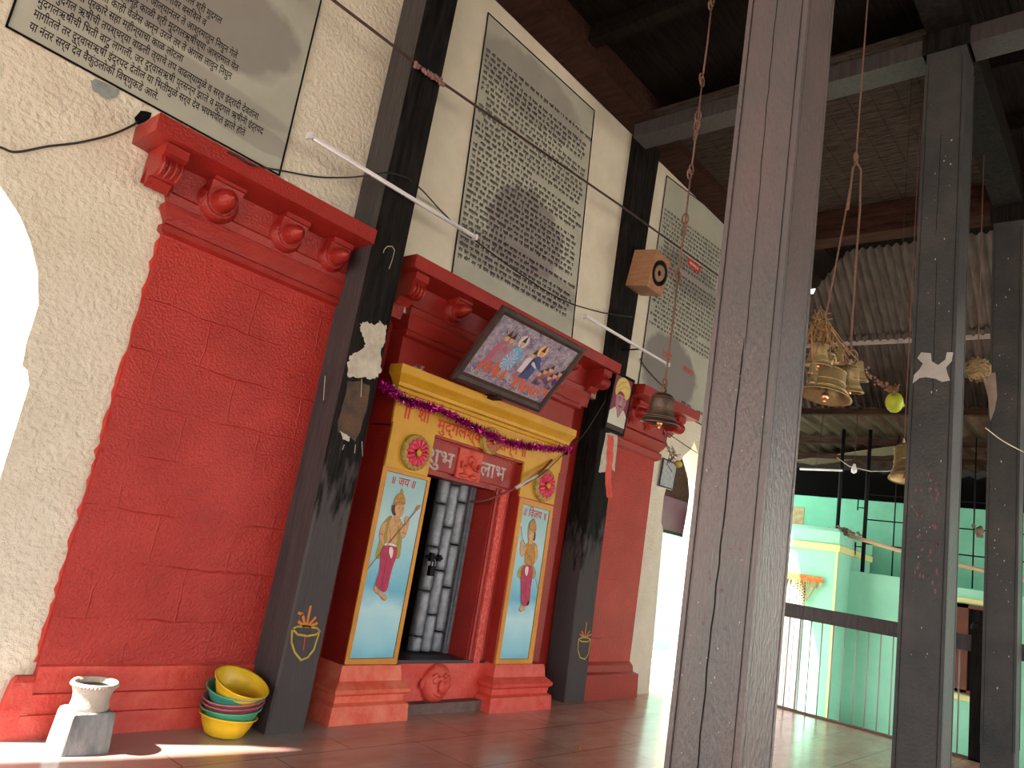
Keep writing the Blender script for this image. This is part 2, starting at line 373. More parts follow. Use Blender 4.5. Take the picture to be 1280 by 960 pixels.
# ================================================================ WOODEN POSTS AND COLUMNS
def post_paint(mb, pts, plane, m, d=.0015, jagamp=0, n=3):
    q = [at(px, py, 1, plane) for px, py in pts]
    if jagamp: q = jag(q, jagamp, n)
    mb.poly([(p[0], plane-d, p[2]) for p in q], m)
def stroke(mb, pts, plane, w, m, d=.003):
    """painted brush line on a plane y=const given photo pixels"""
    P = [at(px, py, 1, plane) for px, py in pts]
    for i in range(len(P)-1):
        a, c = P[i], P[i+1]; t = Vector((c[0]-a[0], 0, c[2]-a[2])).normalized(); n = Vector((-t.z, 0, t.x))*w/2; e = t*w*.3
        mb.poly([(q[0], plane-d, q[2]) for q in (a-n-e, c-n+e, c+n+e, a+n-e)], m)
POTY = mat('ochre_brush_paint', (.55, .42, .05), (.4, .3, .05), rough=.7, nscale=20)
FLM = mat('orange_brush_paint', (.60, .16, .03), (.5, .2, .03), rough=.7, nscale=20)
# post by the left of the shrine
p1 = thing('wooden_post', (3.34, 4.78, 0), 'dark wooden post with torn paper on it, standing left of the shrine doorway', 'post')
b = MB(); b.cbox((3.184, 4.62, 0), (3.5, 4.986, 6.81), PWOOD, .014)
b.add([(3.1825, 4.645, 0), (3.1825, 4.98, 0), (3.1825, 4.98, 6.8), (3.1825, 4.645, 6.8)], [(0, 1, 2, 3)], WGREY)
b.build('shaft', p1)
b = MB()
post_paint(b, [(449, 404), (458, 402), (466, 406), (476, 402), (483, 408), (481, 424), (476, 436), (477, 462), (468, 474), (452, 472), (434, 470), (434, 458), (437, 444), (450, 438), (457, 430), (452, 416)], 4.62, PAPER, .004, .014, 5)
o = b.build('torn_paper', p1); tag(o, 'large torn cream paper scrap')
b = MB(); post_paint(b, [(424, 538), (430, 542), (437, 546), (436, 552), (428, 549)], 4.62, PAPER, .004, .004, 3); tag(b.build('torn_paper', p1), 'small torn cream paper scrap low on the post')
b = MB()
for a_, c_ in (((452, 474), (451, 496)), ((444, 556), (443, 566)), ((452, 552), (453, 570)), ((430, 556), (428, 562)), ((406, 470), (404, 500))): stroke(b, [a_, c_], 4.62, .006, PAPER)
tag(b.build('paint_drips', p1), 'cream paint drips', kind='stuff')
b = MB(); post_paint(b, [(434, 476), (452, 476), (462, 482), (460, 500), (450, 540), (444, 552), (422, 540), (421, 528), (430, 500)], 4.62, BARK, .002, .01, 3); b.build('stain', p1)
b = MB()
ring = [(365, 786), (372, 783), (384, 783), (396, 785), (400, 789), (395, 793), (384, 795), (372, 793), (365, 786)]
stroke(b, ring, 4.62, .014, POTY); stroke(b, [(365, 788), (364, 802), (368, 815), (376, 825), (384, 822), (392, 812), (399, 790)], 4.62, .014, POTY)
stroke(b, [(381, 796), (379, 812)], 4.62, .008, INKR)
for q in ([(383, 782), (388, 758)], [(381, 782), (378, 768), (373, 766)], [(385, 782), (394, 772)], [(380, 783), (373, 777)], [(387, 783), (396, 779)]): stroke(b, q, 4.62, .02, FLM)
tag(b.build('painted_emblem', p1), 'ochre painted pot with flame leaves')
b = MB(); stroke(b, [(480, 312), (484, 308), (490, 308), (493, 313), (490, 325), (486, 336)], 4.62, .006, PAPER); stroke(b, [(480, 312), (479, 316)], 4.62, .006, PAPER)
b.build('string_mark', p1)
# post right of the shrine
p2 = thing('wooden_post', (7.1, 4.98, 0), 'dark wooden post carrying the turbaned portrait, standing right of the shrine doorway', 'post')
b = MB(); R8 = [(6.93, 4.84), (7.30, 4.84), (7.30, 5.145), (6.93, 5.145)]
v = []
for z, x0, x1 in ((0, 6.95, 7.32), (1.2, 6.90, 7.28), (2.8, 6.91, 7.25), (3.8, 6.93, 7.28), (5.5, 6.90, 7.33), (6.82, 6.88, 7.37)):
    v += [(x0+.015, 4.84, z), (x1-.015, 4.84, z), (x1, 4.855, z), (x1, 5.13, z), (x0, 5.13, z), (x0, 4.855, z)]
f = [[0, 5, 4, 3, 2, 1], [30, 31, 32, 33, 34, 35]]
for i in range(5):
    for q in range(6): f.append((i*6+q, i*6+(q+1) % 6, i*6+6+(q+1) % 6, i*6+6+q))
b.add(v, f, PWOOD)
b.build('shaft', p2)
b = MB()
post_paint(b, [(757, 541), (772, 541), (768, 590), (763, 585), (764, 560), (762, 570), (758, 590), (748, 590)], 4.84, PAPER, .003, .012, 5)
tag(b.build('whitewash_patch', p2), 'cream whitewash remnant')
b = MB(); post_paint(b, [(759, 543), (766, 545), (766, 575), (763, 600), (765, 622), (758, 622), (756, 596), (758, 570)], 4.84, REDL, .006, .012, 5); tag(b.build('paint_smear', p2), 'flaking red paint smear')
b = MB()
stroke(b, [(723, 799), (727, 797), (733, 797), (738, 799), (735, 802), (727, 802), (723, 799)], 4.84, .012, POTY)
stroke(b, [(723, 800), (722, 812), (725, 822), (731, 824), (735, 818), (738, 800)], 4.84, .012, POTY)
for q in ([(731, 796), (733, 778)], [(730, 796), (727, 789)], [(732, 796), (737, 789)], [(729, 796), (725, 793)], [(733, 796), (739, 793)]): stroke(b, q, 4.84, .016, FLM)
tag(b.build('painted_emblem', p2), 'ochre painted pot with flame leaves')
# free standing columns
def column(x, w, y0, y1, label, mm, crack=None):
    c = thing('wooden_column', (x+w/2, (y0+y1)/2, 0), label, 'column')
    z1 = 6.6; e = .018
    b = MB(); b.cbox((x, y0, .0), (x+w, y1, z1-.16), mm, .010)
    # corner beads planed along the edges
    for (cx, cy) in ((x, y0), (x, y1), (x+w, y0)):
        b.box((cx-.004 if cx == x else cx-e, cy-.004 if cy == y0 else cy-e, .3), (cx+e if cx == x else cx+.004, cy+e if cy == y0 else cy+.004, z1-.3), mm)
    b.build('shaft', c)
    b = MB()
    for yy_ in (y0+.024, y1-.024): b.add([(x-.0048, yy_-.0016, .3), (x-.0048, yy_+.0016, .3), (x-.0048, yy_+.0016, 6.3), (x-.0048, yy_-.0016, 6.3)], [(0, 1, 2, 3)], BLK)
    b.add([(x+.024-.0016, y0-.0048, .3), (x+.024+.0016, y0-.0048, .3), (x+.024+.0016, y0-.0048, 6.3), (x+.024-.0016, y0-.0048, 6.3)], [(0, 1, 2, 3)], BLK)
    b.build('bead_groove', c)
    b = MB(); b.box((x-.03, y0-.03, z1-.20), (x+w+.03, y1+.03, z1-.005), WOOD); b.build('capital', c)
    if crack:
        b = MB()
        for j, (zz0, zz1, yy, ww) in enumerate(crack):
            n = max(2, int((zz1-zz0)/.08)); L = []; Rr = []
            for i in range(n+1):
                z = zz0+(zz1-zz0)*i/n; dy = math.sin(z*1.7+j)*.007+random.uniform(-.003, .003)
                L.append((x-.0012, yy+dy-ww/2*min(1, i, n-i)-.0006, z)); Rr.append((x-.0012, yy+dy+ww/2*min(1, i, n-i)+.0006, z))
            for i in range(n): b.add([L[i], L[i+1], Rr[i+1], Rr[i]], [(0, 1, 2, 3)], BLK)
        b.build('crack', c)
    return c
cA = column(2.91, .32, 1.21, 1.507, 'broad purple-grey timber column in the foreground with a long vertical crack', COLM,
            [(.35, 2.55, 1.365, .005), (2.5, 4.6, 1.355, .0025), (4.5, 6.0, 1.36, .002)])
cB = column(6.38, .36, 1.21, 1.52, 'blue-grey timber column with a peeled pale patch, behind the foreground column', COLG,
            [(3.2, 4.4, 1.36, .003), (4.6, 5.6, 1.38, .003)])
cC = column(9.95, .34, 1.21, 1.52, 'dark grey timber column at the right edge of the picture, farthest of the row', COLG)
# peeled patch and chips on column B (-X face x=6.38)
def facepatch(mb, pts, X, m, d=.0015, amp=0):
    q = [at(px, py, 0, X) for px, py in pts]
    if amp:
        o = []
        for i, p in enumerate(q):
            r = q[(i+1) % len(q)]
            for k_ in range(4):
                w_ = p.lerp(r, k_/4); o.append(Vector((w_[0], w_[1]+random.uniform(-amp, amp), w_[2]+random.uniform(-amp, amp))))
        q = o
    mb.poly([(X-d, p[1], p[2]) for p in q], m)
b = MB(); facepatch(b, [(1147, 448), (1152, 441), (1164, 442), (1165, 452), (1173, 457), (1182, 450), (1184, 441), (1192, 441), (1190, 452), (1183, 460), (1185, 468), (1188, 476), (1178, 478), (1170, 474), (1158, 472), (1150, 473), (1141, 480), (1143, 469), (1150, 462), (1154, 455)], 6.38, CHAL, .012)
tag(b.build('peeled_patch', cB), 'pale grey patch where paint peeled off')
def chips(c, X, ylo, yhi, zlo, zhi, n, m, s=.02, name='paint_chips'):
    b = MB()
    for i in range(n):
        y = random.uniform(ylo, yhi); z = random.uniform(zlo, zhi); r = random.uniform(.2, 1)*s
        k = random.randint(5, 7); ph = random.random()*6
        b.poly([(X-.0045, y+r*.45*random.uniform(.4, 1)*math.cos(ph+6.283*j/k), z+r*random.uniform(.5, 1)*math.sin(ph+6.283*j/k)) for j in range(k)], m)
    tag(b.build(name, c), kind='stuff')
chips(cA, 2.91, 1.24, 1.48, .6, 2.6, 40, CHAL, .007); chips(cB, 6.38, 1.26, 1.48, 1.2, 6.0, 40, CHAL, .014); chips(cC, 9.95, 1.26, 1.48, .8, 6.0, 30, CHAL, .02)
REDCH = mat('reddish_worn_spot', (.20, .06, .06), (.13, .07, .07), rough=.5, nscale=30)
chips(cA, 2.91, 1.26, 1.46, 1.2, 2.4, 26, REDCH, .012, 'worn_spots'); chips(cB, 6.38, 1.27, 1.45, 1.6, 2.6, 40, REDCH, .03, 'worn_spots')

# ================================================================ RED MASONRY
BASEP = [(0, .07), (.125, .06), (.13, .045), (.235, .04), (.24, .02), (.385, .015), (.395, 0)]
CORN = [(3.13, 0), (3.15, .035), (3.19, .035), (3.21, .01), (3.25, .03), (3.30, .06), (3.33, .06), (3.345, .03), (3.40, .05), (3.42, .03), (3.60, .05), (3.625, .26), (3.63, .33), (3.745, .335), (3.75, .31)]
def bud(x, z, y, r, m=RED):
    """bud shaped corbel knob on a ringed disc, pointing out of the wall"""
    b = MB()
    b.lathe([(r*1.9, .06), (r*1.9, .0), (r*1.6, -.02), (r*1.55, -.035), (r*1.3, -.045), (r*1.22, -.03), (r*1.05, -.05), (r, -.10), (r*.85, -.15), (r*.5, -.19), (r*.16, -.205), (.001, -.225)], (x, y, z), m, (0, 1, 0), 20)
    b.box((x-r*1.5, y-.12, z+r*1.35), (x+r*1.5, y+.05, z+r*2.0), m)
    b.add([(x-r*1.5, y-.10, z+r*1.35), (x+r*1.5, y-.10, z+r*1.35), (x+r*1.1, y+.02, z-r*2.1), (x-r*1.1, y+.02, z-r*2.1), (x-r*1.5, y+.05, z+r*1.35), (x+r*1.5, y+.05, z+r*1.35), (x+r*1.1, y+.05, z-r*2.1), (x-r*1.1, y+.05, z-r*2.1)],
          [(0, 1, 2, 3), (4, 7, 6, 5), (0, 4, 5, 1), (1, 5, 6, 2), (2, 6, 7, 3), (3, 7, 4, 0)], m)
    return b
def corbel(x0, x1, y0, yw, zt, zb, m=RED):
    """scrolled end bracket under the cornice slab"""
    b = MB(); w = x1-x0
    side = [(yw, zt), (y0, zt), (y0, zt-.06), (y0+.03, zt-.08), (y0+.01, zt-.13), (y0+.03, zt-.18), (y0+.09, zt-.21), (y0+.15, zt-.20), (y0+.2, zt-.26), (y0+.24, (zt+zb)/2), (yw, zb)]
    b.extr([(x0, a, c) for a, c in side], (w, 0, 0), m)
    for i in range(4):
        xx = x0+w*(i+.5)/4
        b.ball((xx, y0+.06, zt-.14), .06, m, (w*1.9, 1.25, 1.15), 12)
    return b
# left pilaster
t = thing('red_pilaster', (2.45, 4.95, 0), 'broad red painted block pilaster at left, between the cream plaster and the first dark post', 'pilaster')
b = MB(); b.box((1.772, 4.95, .0), (3.183, 4.988, 3.16), REDB); b.build('shaft', t)
b = MB(); b.sweep3(BASEP, 1.79, 3.183, 4.95, 4.988, REDL, 1, 0)
b.sweep3([(0, .06), (.30, .02), (.33, 0)], 1.68, 1.77, 4.94, 4.988, REDL, 1, 0); b.build('base', t)
b = MB(); b.sweep3(CORN, 1.775, 3.183, 4.95, 4.988, RED, 1, 0); b.build('cornice', t)
cor = kids(t)[-1]
for x, r in ((2.05, .078), (2.60, .07), (3.02, .062)): bud(x, 3.485, 4.90, r).build('bracket', t)
corbel(1.55, 1.70, 4.68, 4.96, 3.62, 3.40).build('corner_bracket', t)
# rough lime line where red paint meets the cream wall
b = MB()
pts = []
for i in range(60):
    z = .40+i*.0468; pts.append((1.757+random.uniform(-.012, .014), 4.9855, z))
b.add([q for p in pts for q in (p, (1.774, 4.9855, p[2]))], [(2*i, 2*i+1, 2*i+3, 2*i+2) for i in range(59)], REDL); b.build('paint_edge', t)

# central shrine front
sh = thing('shrine_doorway', (5.05, 4.85, 0), 'red and yellow carved shrine doorway with painted guardians either side of a steel gate', 'doorway')
b = MB(); b.box((3.93, 4.97, 2.6), (6.52, 5.15, 3.3), RED)
b.box((3.93, 4.97, 0), (4.02, 5.15, 2.7), RED); b.box((6.2, 4.97, 0), (6.56, 5.15, 2.7), RED); b.build('wall_panel', sh)
CORN2 = [(z+.0, p*.93) for z, p in CORN]
b = MB(); b.sweep3(CORN2, 3.95, 6.54, 4.955, 5.15, RED)
b.build('upper_cornice', sh)
for x in (4.38, 5.0, 5.62, 6.12): bud(x, 3.52, 4.87, .06).build('bracket', sh)
corbel(3.70, 3.85, 4.68, 4.96, 3.62, 3.26).build('corner_bracket', sh)
corbel(6.58, 6.74, 4.68, 4.96, 3.62, 3.20).build('corner_bracket', sh)
# pillars: quad prisms, front at y=4.82
PY = 4.82
def pillar(x0b, x1b, x0t, x1t, zb, zt, m, name, par):
    b = MB(); yb = 5.15
    v = [(x0b, PY, zb), (x1b, PY, zb), (x1b, yb, zb), (x0b, yb, zb), (x0t, PY, zt), (x1t, PY, zt), (x1t, yb, zt), (x0t, yb, zt)]
    b.add(v, [(0, 3, 2, 1), (4, 5, 6, 7), (0, 1, 5, 4), (1, 2, 6, 5), (2, 3, 7, 6), (3, 0, 4, 7)], m); return b.build(name, par)
zbL, zbR = .415, .40
pl = pillar(3.90, 4.42, 3.90, 4.35, zbL, 2.33, RED, 'pillar', sh)
pr_ = pillar(5.655, 6.24, 5.64, 6.20, zbR, 2.33, RED, 'pillar', sh)
# painted panels ------------------------------------------------
SKYB = None
def skyfn(M, T, N, L, b, tc):
    sx = N.new('ShaderNodeSeparateXYZ'); L.new(tc.outputs['Object'], sx.inputs[0])
    n = N.new('ShaderNodeTexNoise'); n.inputs['Scale'].default_value = 3.5; n.inputs['Detail'].default_value = 5; L.new(tc.outputs['Object'], n.inputs['Vector'])
    a = N.new('ShaderNodeMath'); a.operation = 'MULTIPLY_ADD'; a.inputs[1].default_value = .25; L.new(n.outputs['Fac'], a.inputs[0]); L.new(sx.outputs[2], a.inputs[2])
    r = N.new('ShaderNodeValToRGB'); e = r.color_ramp.elements
    e[0].position = 0; e[0].color = (.10, .38, .55, 1); e[1].position = 1; e[1].color = (.27, .48, .50, 1)
    for p, c in ((.10, (.24, .56, .68, 1)), (.30, (.45, .70, .76, 1)), (.42, (.12, .42, .58, 1)), (.55, (.26, .54, .64, 1)), (.75, (.40, .60, .62, 1))):
        q = e.new(p); q.color = c
    mr = N.new('ShaderNodeMapRange'); mr.inputs[1].default_value = .5; mr.inputs[2].default_value = 2.05
    L.new(a.outputs[0], mr.inputs[0]); L.new(mr.outputs[0], r.inputs['Fac']); L.new(r.outputs['Color'], b.inputs['Base Color'])
SKYP = mat('painted_sky_blue', (.3, .6, .7), rough=.5, bump=.1, bscale=60, fn=skyfn)
SKIN = mat('painted_skin', (.62, .36, .16), (.52, .28, .12), rough=.6, nscale=25)
GOLD = mat('painted_gold', (.50, .26, .04), (.38, .15, .03), rough=.6, nscale=40)
GOLDD = mat('painted_gold_line', (.22, .07, .02), rough=.6)
MAG = mat('painted_magenta', (.50, .03, .10), (.36, .015, .07), rough=.6, nscale=18)
OLIV = mat('painted_olive_shawl', (.42, .34, .05), (.30, .26, .04), rough=.6, nscale=30)
WHT = mat('painted_white', (.72, .66, .6), rough=.6)
HAIR = mat('painted_hair', (.05, .02, .015), rough=.6)
def pz(s, ox, oy):
    return lambda *pts: [(ox+x/s, oy+y/s) for x, y in pts]
def P2(mb, pts, m, lvl): 
    mb.poly([(p[0], PY-.0012*lvl-.004, p[2]) for p in (at(x, y, 1, PY) for x, y in pts)], m)
def smoothpoly(pts, n=3):
    # Chaikin corner cutting for softer painted outlines
    for _ in range(n-1):
        o = []
        for i in range(len(pts)):
            a, c = pts[i], pts[(i+1) % len(pts)]
            o += [(a[0]*.75+c[0]*.25, a[1]*.75+c[1]*.25), (a[0]*.25+c[0]*.75, a[1]*.25+c[1]*.75)]
        pts = o
    return pts
def lineP(mb, pts, w, m, lvl):
    P = [at(x, y, 1, PY) for x, y in pts]
    for i in range(len(P)-1):
        a, c = P[i], P[i+1]; t = Vector((c[0]-a[0], 0, c[2]-a[2])).normalized(); n = Vector((-t.z, 0, t.x))*w/2
        mb.poly([(q[0], PY-.0012*lvl-.004, q[2]) for q in (a-n, c-n, c+n, a+n)], m)
def panel(par, outer, inner, Z, F, word, wq, label):
    b = MB(); b.poly([(p[0], PY-.003, p[2]) for p in (at(x, y, 1, PY) for x, y in inner)], SKYP)
    I = [at(x, y, 1, PY) for x, y in inner]
    for i in range(4):
        a, c = I[i], I[(i+1) % 4]; t = (c-a).normalized(); n = Vector((-t.z, 0, t.x))*.004
        b.poly([(q[0], PY-.0045, q[2]) for q in (a-n, c-n, c+n, a+n)], HAIR)
    for kind, m, lvl, pts in F:
        q = Z(*pts)
        if kind == 'p': q = smoothpoly(q); P2(b, q, m, lvl); lineP(b, q+[q[0]], .0022, GOLDD, lvl+.3)
        elif kind == 'r': P2(b, q, m, lvl)
        else: lineP(b, q, kind, m, lvl)
    A, B_, C_, D_ = [at(x, y, 1, PY) for x, y in wq]   # text box BL BR TR TL
    fm = quadmap(A, B_, C_, D_)
    put_text(b, word, fm, 0, 0, 0, 1/.82, INKR, .006, fit=1, bold=.012)
    o = b.build('painted_panel', par); tag(o, label)
    b = MB()
    O = [at(x, y, 1, PY) for x, y in outer]
    for i in range(4):
        j = (i+1) % 4
        f0 = [(O[i][0], PY-.012, O[i][2]), (O[j][0], PY-.012, O[j][2]), (I[j][0], PY-.012, I[j][2]), (I[i][0], PY-.012, I[i][2])]
        b.extr(f0, (0, .012, 0), ORG)
    b.build('panel_border', par)
ZL = pz(3.692, 430, 580)
FL = [
 ('p', OLIV, 1, [(215, 235), (185, 258), (166, 300), (163, 360), (140, 420), (152, 442), (172, 425), (190, 380), (200, 300), (222, 245)]),
 ('p', OLIV, 1, [(258, 250), (268, 300), (262, 380), (254, 440), (232, 432), (236, 380), (240, 330)]),
 ('p', SKIN, 2, [(226, 240), (262, 252), (264, 290), (248, 330), (243, 372), (192, 372), (186, 320), (182, 272)]),
 ('p', SKIN, 3, [(192, 258), (168, 285), (158, 325), (165, 352), (176, 378), (188, 370), (180, 335), (190, 305), (200, 275)]),
 ('p', SKIN, 3, [(262, 256), (274, 296), (284, 262), (286, 244), (298, 250), (292, 300), (276, 345), (260, 338), (254, 300)]),
 ('p', SKIN, 4, [(276, 250), (284, 240), (297, 248), (299, 268), (288, 284), (277, 270)]),
 ('p', OLIV, 4, [(222, 240), (206, 262), (196, 310), (192, 372), (180, 372), (186, 310), (198, 262), (214, 238)]),
 ('p', OLIV, 4, [(246, 270), (256, 320), (250, 372), (240, 372), (244, 325)]),
 ('p', MAG, 5, [(182, 370), (212, 366), (240, 378), (243, 400), (238, 430), (222, 470), (208, 520), (198, 575), (184, 594), (160, 580), (140, 560), (146, 535), (160, 500), (164, 455), (164, 405)]),
 (.004, HAIR, 6, [(200, 400), (190, 450), (178, 520), (166, 570)]), (.003, HAIR, 6, [(222, 410), (205, 470), (190, 540)]),
 ('p', WHT, 6, [(180, 366), (210, 360), (240, 374), (238, 384), (208, 374), (182, 378)]),
 ('p', WHT, 7, [(206, 378), (224, 386), (222, 420), (212, 440), (206, 420), (202, 405)]),
 ('p', SKIN, 5, [(142, 556), (156, 578), (152, 602), (140, 592), (132, 572)]),
 ('p', SKIN, 5, [(158, 584), (172, 594), (190, 604), (196, 620), (184, 633), (166, 616), (154, 596)]),
 (.004, GOLDD, 6, [(140, 590), (152, 600)]), (.004, GOLDD, 6, [(164, 612), (184, 628)]),
 ('p', SKIN, 5, [(232, 232), (250, 236), (252, 258), (240, 268), (228, 256)]),
 ('p', HAIR, 5, [(220, 188), (236, 186), (240, 215), (232, 242), (220, 230), (216, 206)]),
 ('p', SKIN, 6, [(234, 188), (272, 188), (274, 206), (268, 228), (256, 246), (242, 242), (232, 226), (230, 206)]),
 (.003, HAIR, 7, [(244, 206), (254, 205)]), (.003, HAIR, 7, [(262, 206), (270, 207)]), (.002, HAIR, 7, [(244, 201), (255, 199)]), (.002, HAIR, 7, [(262, 201), (270, 202)]),
 (.002, GOLDD, 7, [(260, 208), (262, 220), (257, 222)]), (.003, INKR, 7, [(252, 230), (262, 230)]),
 ('p', GOLD, 7, [(226, 192), (230, 160), (244, 142), (262, 134), (274, 146), (279, 176), (275, 190), (250, 184)]),
 ('p', GOLD, 7, [(256, 140), (260, 118), (266, 114), (270, 140)]), (.004, GOLDD, 8, [(228, 182), (250, 176), (277, 182)]), (.003, GOLDD, 8, [(234, 162), (252, 156), (274, 160)]),
 (.006, GOLD, 6, [(226, 256), (240, 268), (256, 256)]), (.005, GOLDD, 5, [(160, 318), (178, 326)]), (.005, GOLDD, 5, [(262, 316), (282, 320)]),
 (.008, GOLDD, 3, [(105, 486), (180, 392)]), (.008, GOLDD, 6, [(180, 392), (338, 204)]), ('p', GOLD, 7, [(322, 214), (334, 194), (350, 186), (346, 202), (332, 216)]),
 (.004, GOLDD, 4, [(205, 290), (212, 330), (206, 366)])]
ZR = pz(3.428, 590, 560)
FR = [
 ('p', OLIV, 1, [(222, 495), (196, 520), (190, 548), (206, 562), (224, 550), (240, 520)]), ('p', OLIV, 1, [(256, 495), (268, 515), (274, 545), (262, 564), (250, 550), (246, 520)]),
 ('p', GOLD, 2, [(228, 408), (262, 402), (278, 416), (276, 460), (264, 505), (222, 505), (224, 465), (220, 430)]),
 ('p', SKIN, 3, [(226, 412), (214, 440), (214, 412), (206, 410), (202, 440), (208, 466), (218, 462), (232, 432)]),
 ('p', SKIN, 4, [(206, 398), (218, 396), (222, 412), (212, 424), (203, 414)]),
 ('p', SKIN, 3, [(270, 412), (280, 440), (280, 466), (268, 492), (262, 484), (270, 458), (264, 430)]),
 ('p', MAG, 5, [(216, 504), (240, 498), (258, 508), (256, 550), (248, 600), (244, 655), (234, 678), (206, 676), (208, 600), (206, 545)]),
 (.004, HAIR, 6, [(232, 520), (226, 600), (222, 665)]), ('p', WHT, 6, [(226, 506), (240, 506), (236, 540), (228, 552), (222, 530)]),
 ('p', SKIN, 5, [(206, 676), (226, 676), (222, 694), (206, 704), (195, 694)]), ('p', SKIN, 5, [(234, 658), (246, 646), (245, 662), (236, 676), (230, 672)]), (.005, HAIR, 6, [(196, 690), (206, 700)]),
 ('p', SKIN, 5, [(242, 392), (256, 394), (258, 410), (246, 414), (238, 406)]),
 ('p', HAIR, 5, [(256, 350), (270, 356), (268, 392), (260, 400), (254, 380)]),
 ('p', SKIN, 6, [(240, 350), (262, 352), (262, 384), (250, 402), (240, 394), (236, 374)]),
 (.003, HAIR, 7, [(240, 368), (248, 368)]), (.002, HAIR, 7, [(240, 363), (249, 362)]), (.003, INKR, 7, [(240, 388), (246, 389)]),
 ('p', GOLD, 7, [(242, 356), (240, 330), (250, 312), (262, 306), (272, 324), (272, 350), (268, 362)]), ('p', GOLD, 7, [(256, 314), (262, 296), (268, 316)]),
 (.004, GOLDD, 8, [(242, 346), (270, 350)]), (.005, GOLD, 6, [(236, 410), (250, 420), (266, 410)]), (.005, GOLDD, 5, [(224, 440), (246, 470), (254, 500)]),
 (.007, GOLDD, 4, [(206, 330), (212, 380), (224, 412)]), (.007, GOLDD, 3, [(270, 560), (284, 620)]), ('p', WHT, 5, [(202, 318), (208, 314), (211, 338), (204, 336)])]
panel(pl, [(429.5, 830), (494.5, 830), (537.5, 597), (478.5, 582)][::-1], [(436, 823.8), (491, 822.4), (533.5, 600.5), (483.6, 588)][::-1], ZL, FL, '॥ जय ॥',
      [(487.5, 603.5), (517, 610.5), (521, 599), (490, 592)], 'sky blue panel with a guardian figure holding a mace')
panel(pr_, [(618, 830), (664, 830), (691, 633), (649.5, 621.5)][::-1], [(623.5, 824), (659.5, 823.5), (686.5, 638.5), (653.5, 629.5)][::-1], ZR, FR, '॥ विजय ॥',
      [(652.5, 643.5), (681.5, 650.5), (683, 639.5), (656, 632)], 'sky blue panel with a slimmer guardian figure facing left')
# yellow frieze and lintel
b = MB(); v = []
b.box((3.87, PY-.01, 2.36), (6.225, PY+.012, 2.64), YEL); b.box((3.88, PY+.012, 2.34), (6.21, 5.15, 2.80), RED)
b.box((3.885, PY-.01, 1.985), (4.37, PY+.012, 2.36), YEL); b.box((5.63, PY-.01, 2.015), (6.205, PY+.012, 2.36), YEL)
fr = b.build('yellow_frieze', sh)
b = MB(); b.sweep3([(2.615, 0), (2.625, .03), (2.65, .04), (2.66, .07), (2.69, .075), (2.72, .10), (2.75, .135), (2.76, .14), (2.825, .14)], 3.87, 6.24, PY, 4.84, YEL, .85, 0)
b.build('yellow_cornice', sh)
# lettering on the frieze
b = MB()
z0 = 2.415
fm = quadmap((3.9, PY-.012, z0), (6.2, PY-.012, z0), (6.2, PY-.012, z0+1), (3.9, PY-.012, z0+1))
x = .05
x += put_text(b, '॥', fm, x/2.3, 0, .17/2.3, .18, INKR, .002, bold=.016)*2.3+.09
b.build('lettering', fr); b = MB()
x0s = x; x += put_text(b, 'शी', fm, x/2.3, .02, .15/2.3, .15, INKR, .002, bold=.016)*2.3
b.poly([fm((x0s+a)/2.3, c, .0035) for a, c in ((.078, .035), (.09, .05), (.05, .03), (.04, .012))], INKR)
x += .10; b.build('lettering', fr); b = MB()
put_text(b, 'मुद्गलेश्वर प्रसन्न ॥', fm, x/2.3, -.01, 0, .15, INKR, .002, fit=(1.72-x)/2.3, bold=.016)
b.build('lettering', fr)
# rosettes
PINK = mat('rosette_pink', (.62, .02, .09), (.72, .10, .16), rough=.45, nscale=25); GRN = mat('rosette_green', (.22, .24, .06), (.5, .3, .06), rough=.6, nscale=30)
def rosette(cx, cz, r, y, ped=True, pk=PINK):
    o = None
    b = MB(); b.lathe([(r*1.22, .0), (r*1.22, -.02), (r*1.12, -.045), (r*.9, -.05)], (cx, y, cz), GRN, (0, 1, 0), 28)
    for k in range(22):
        a = k*math.tau/22; b.ball((cx+r*1.12*math.cos(a), y-.03, cz+r*1.12*math.sin(a)), r*.14, GRN, (1, .8, 1), 8)
    n = 14
    for k in range(n):
        a = k*math.tau/n; d = Vector((math.cos(a), 0, math.sin(a))); q = Vector((-d.z, 0, d.x)); c = Vector((cx, y-.045, cz))
        pts = []; rows = [(.22, .05, .0), (.45, .10, -.030), (.75, .17, -.034), (.93, .14, -.02), (1.02, .03, .0)]
        for rr, ww, h in rows:
            for s, hh in ((-1, .008), (-.5, h), (0, h*1.25), (.5, h), (1, .008)): pts.append(c+d*r*rr+q*r*ww*s+Vector((0, hh, 0)))
        b.add(pts, [(i*5+j, i*5+j+1, i*5+j+6, i*5+j+5) for i in range(4) for j in range(4)], pk, True)
    b.ball((cx, y-.07, cz), r*.24, YEL, (1, .7, 1), 12)
    return b
b = rosette(4.165, 2.155, .125, PY-.01); tag(b.build('rosette', fr), 'pink painted stone rosette with yellow eye')
b = rosette(5.975, 2.185, .135, PY-.01); tag(b.build('rosette', fr), 'pink painted stone rosette with yellow eye')
PORG = mat('faded_orange_red', (.55, .10, .06), (.5, .2, .1), rough=.6, nscale=20)
b = rosette(5.07, 2.455, .105, PY-.01, pk=PORG); tag(b.build('rosette', fr), 'faded orange rosette half hidden by tinsel')
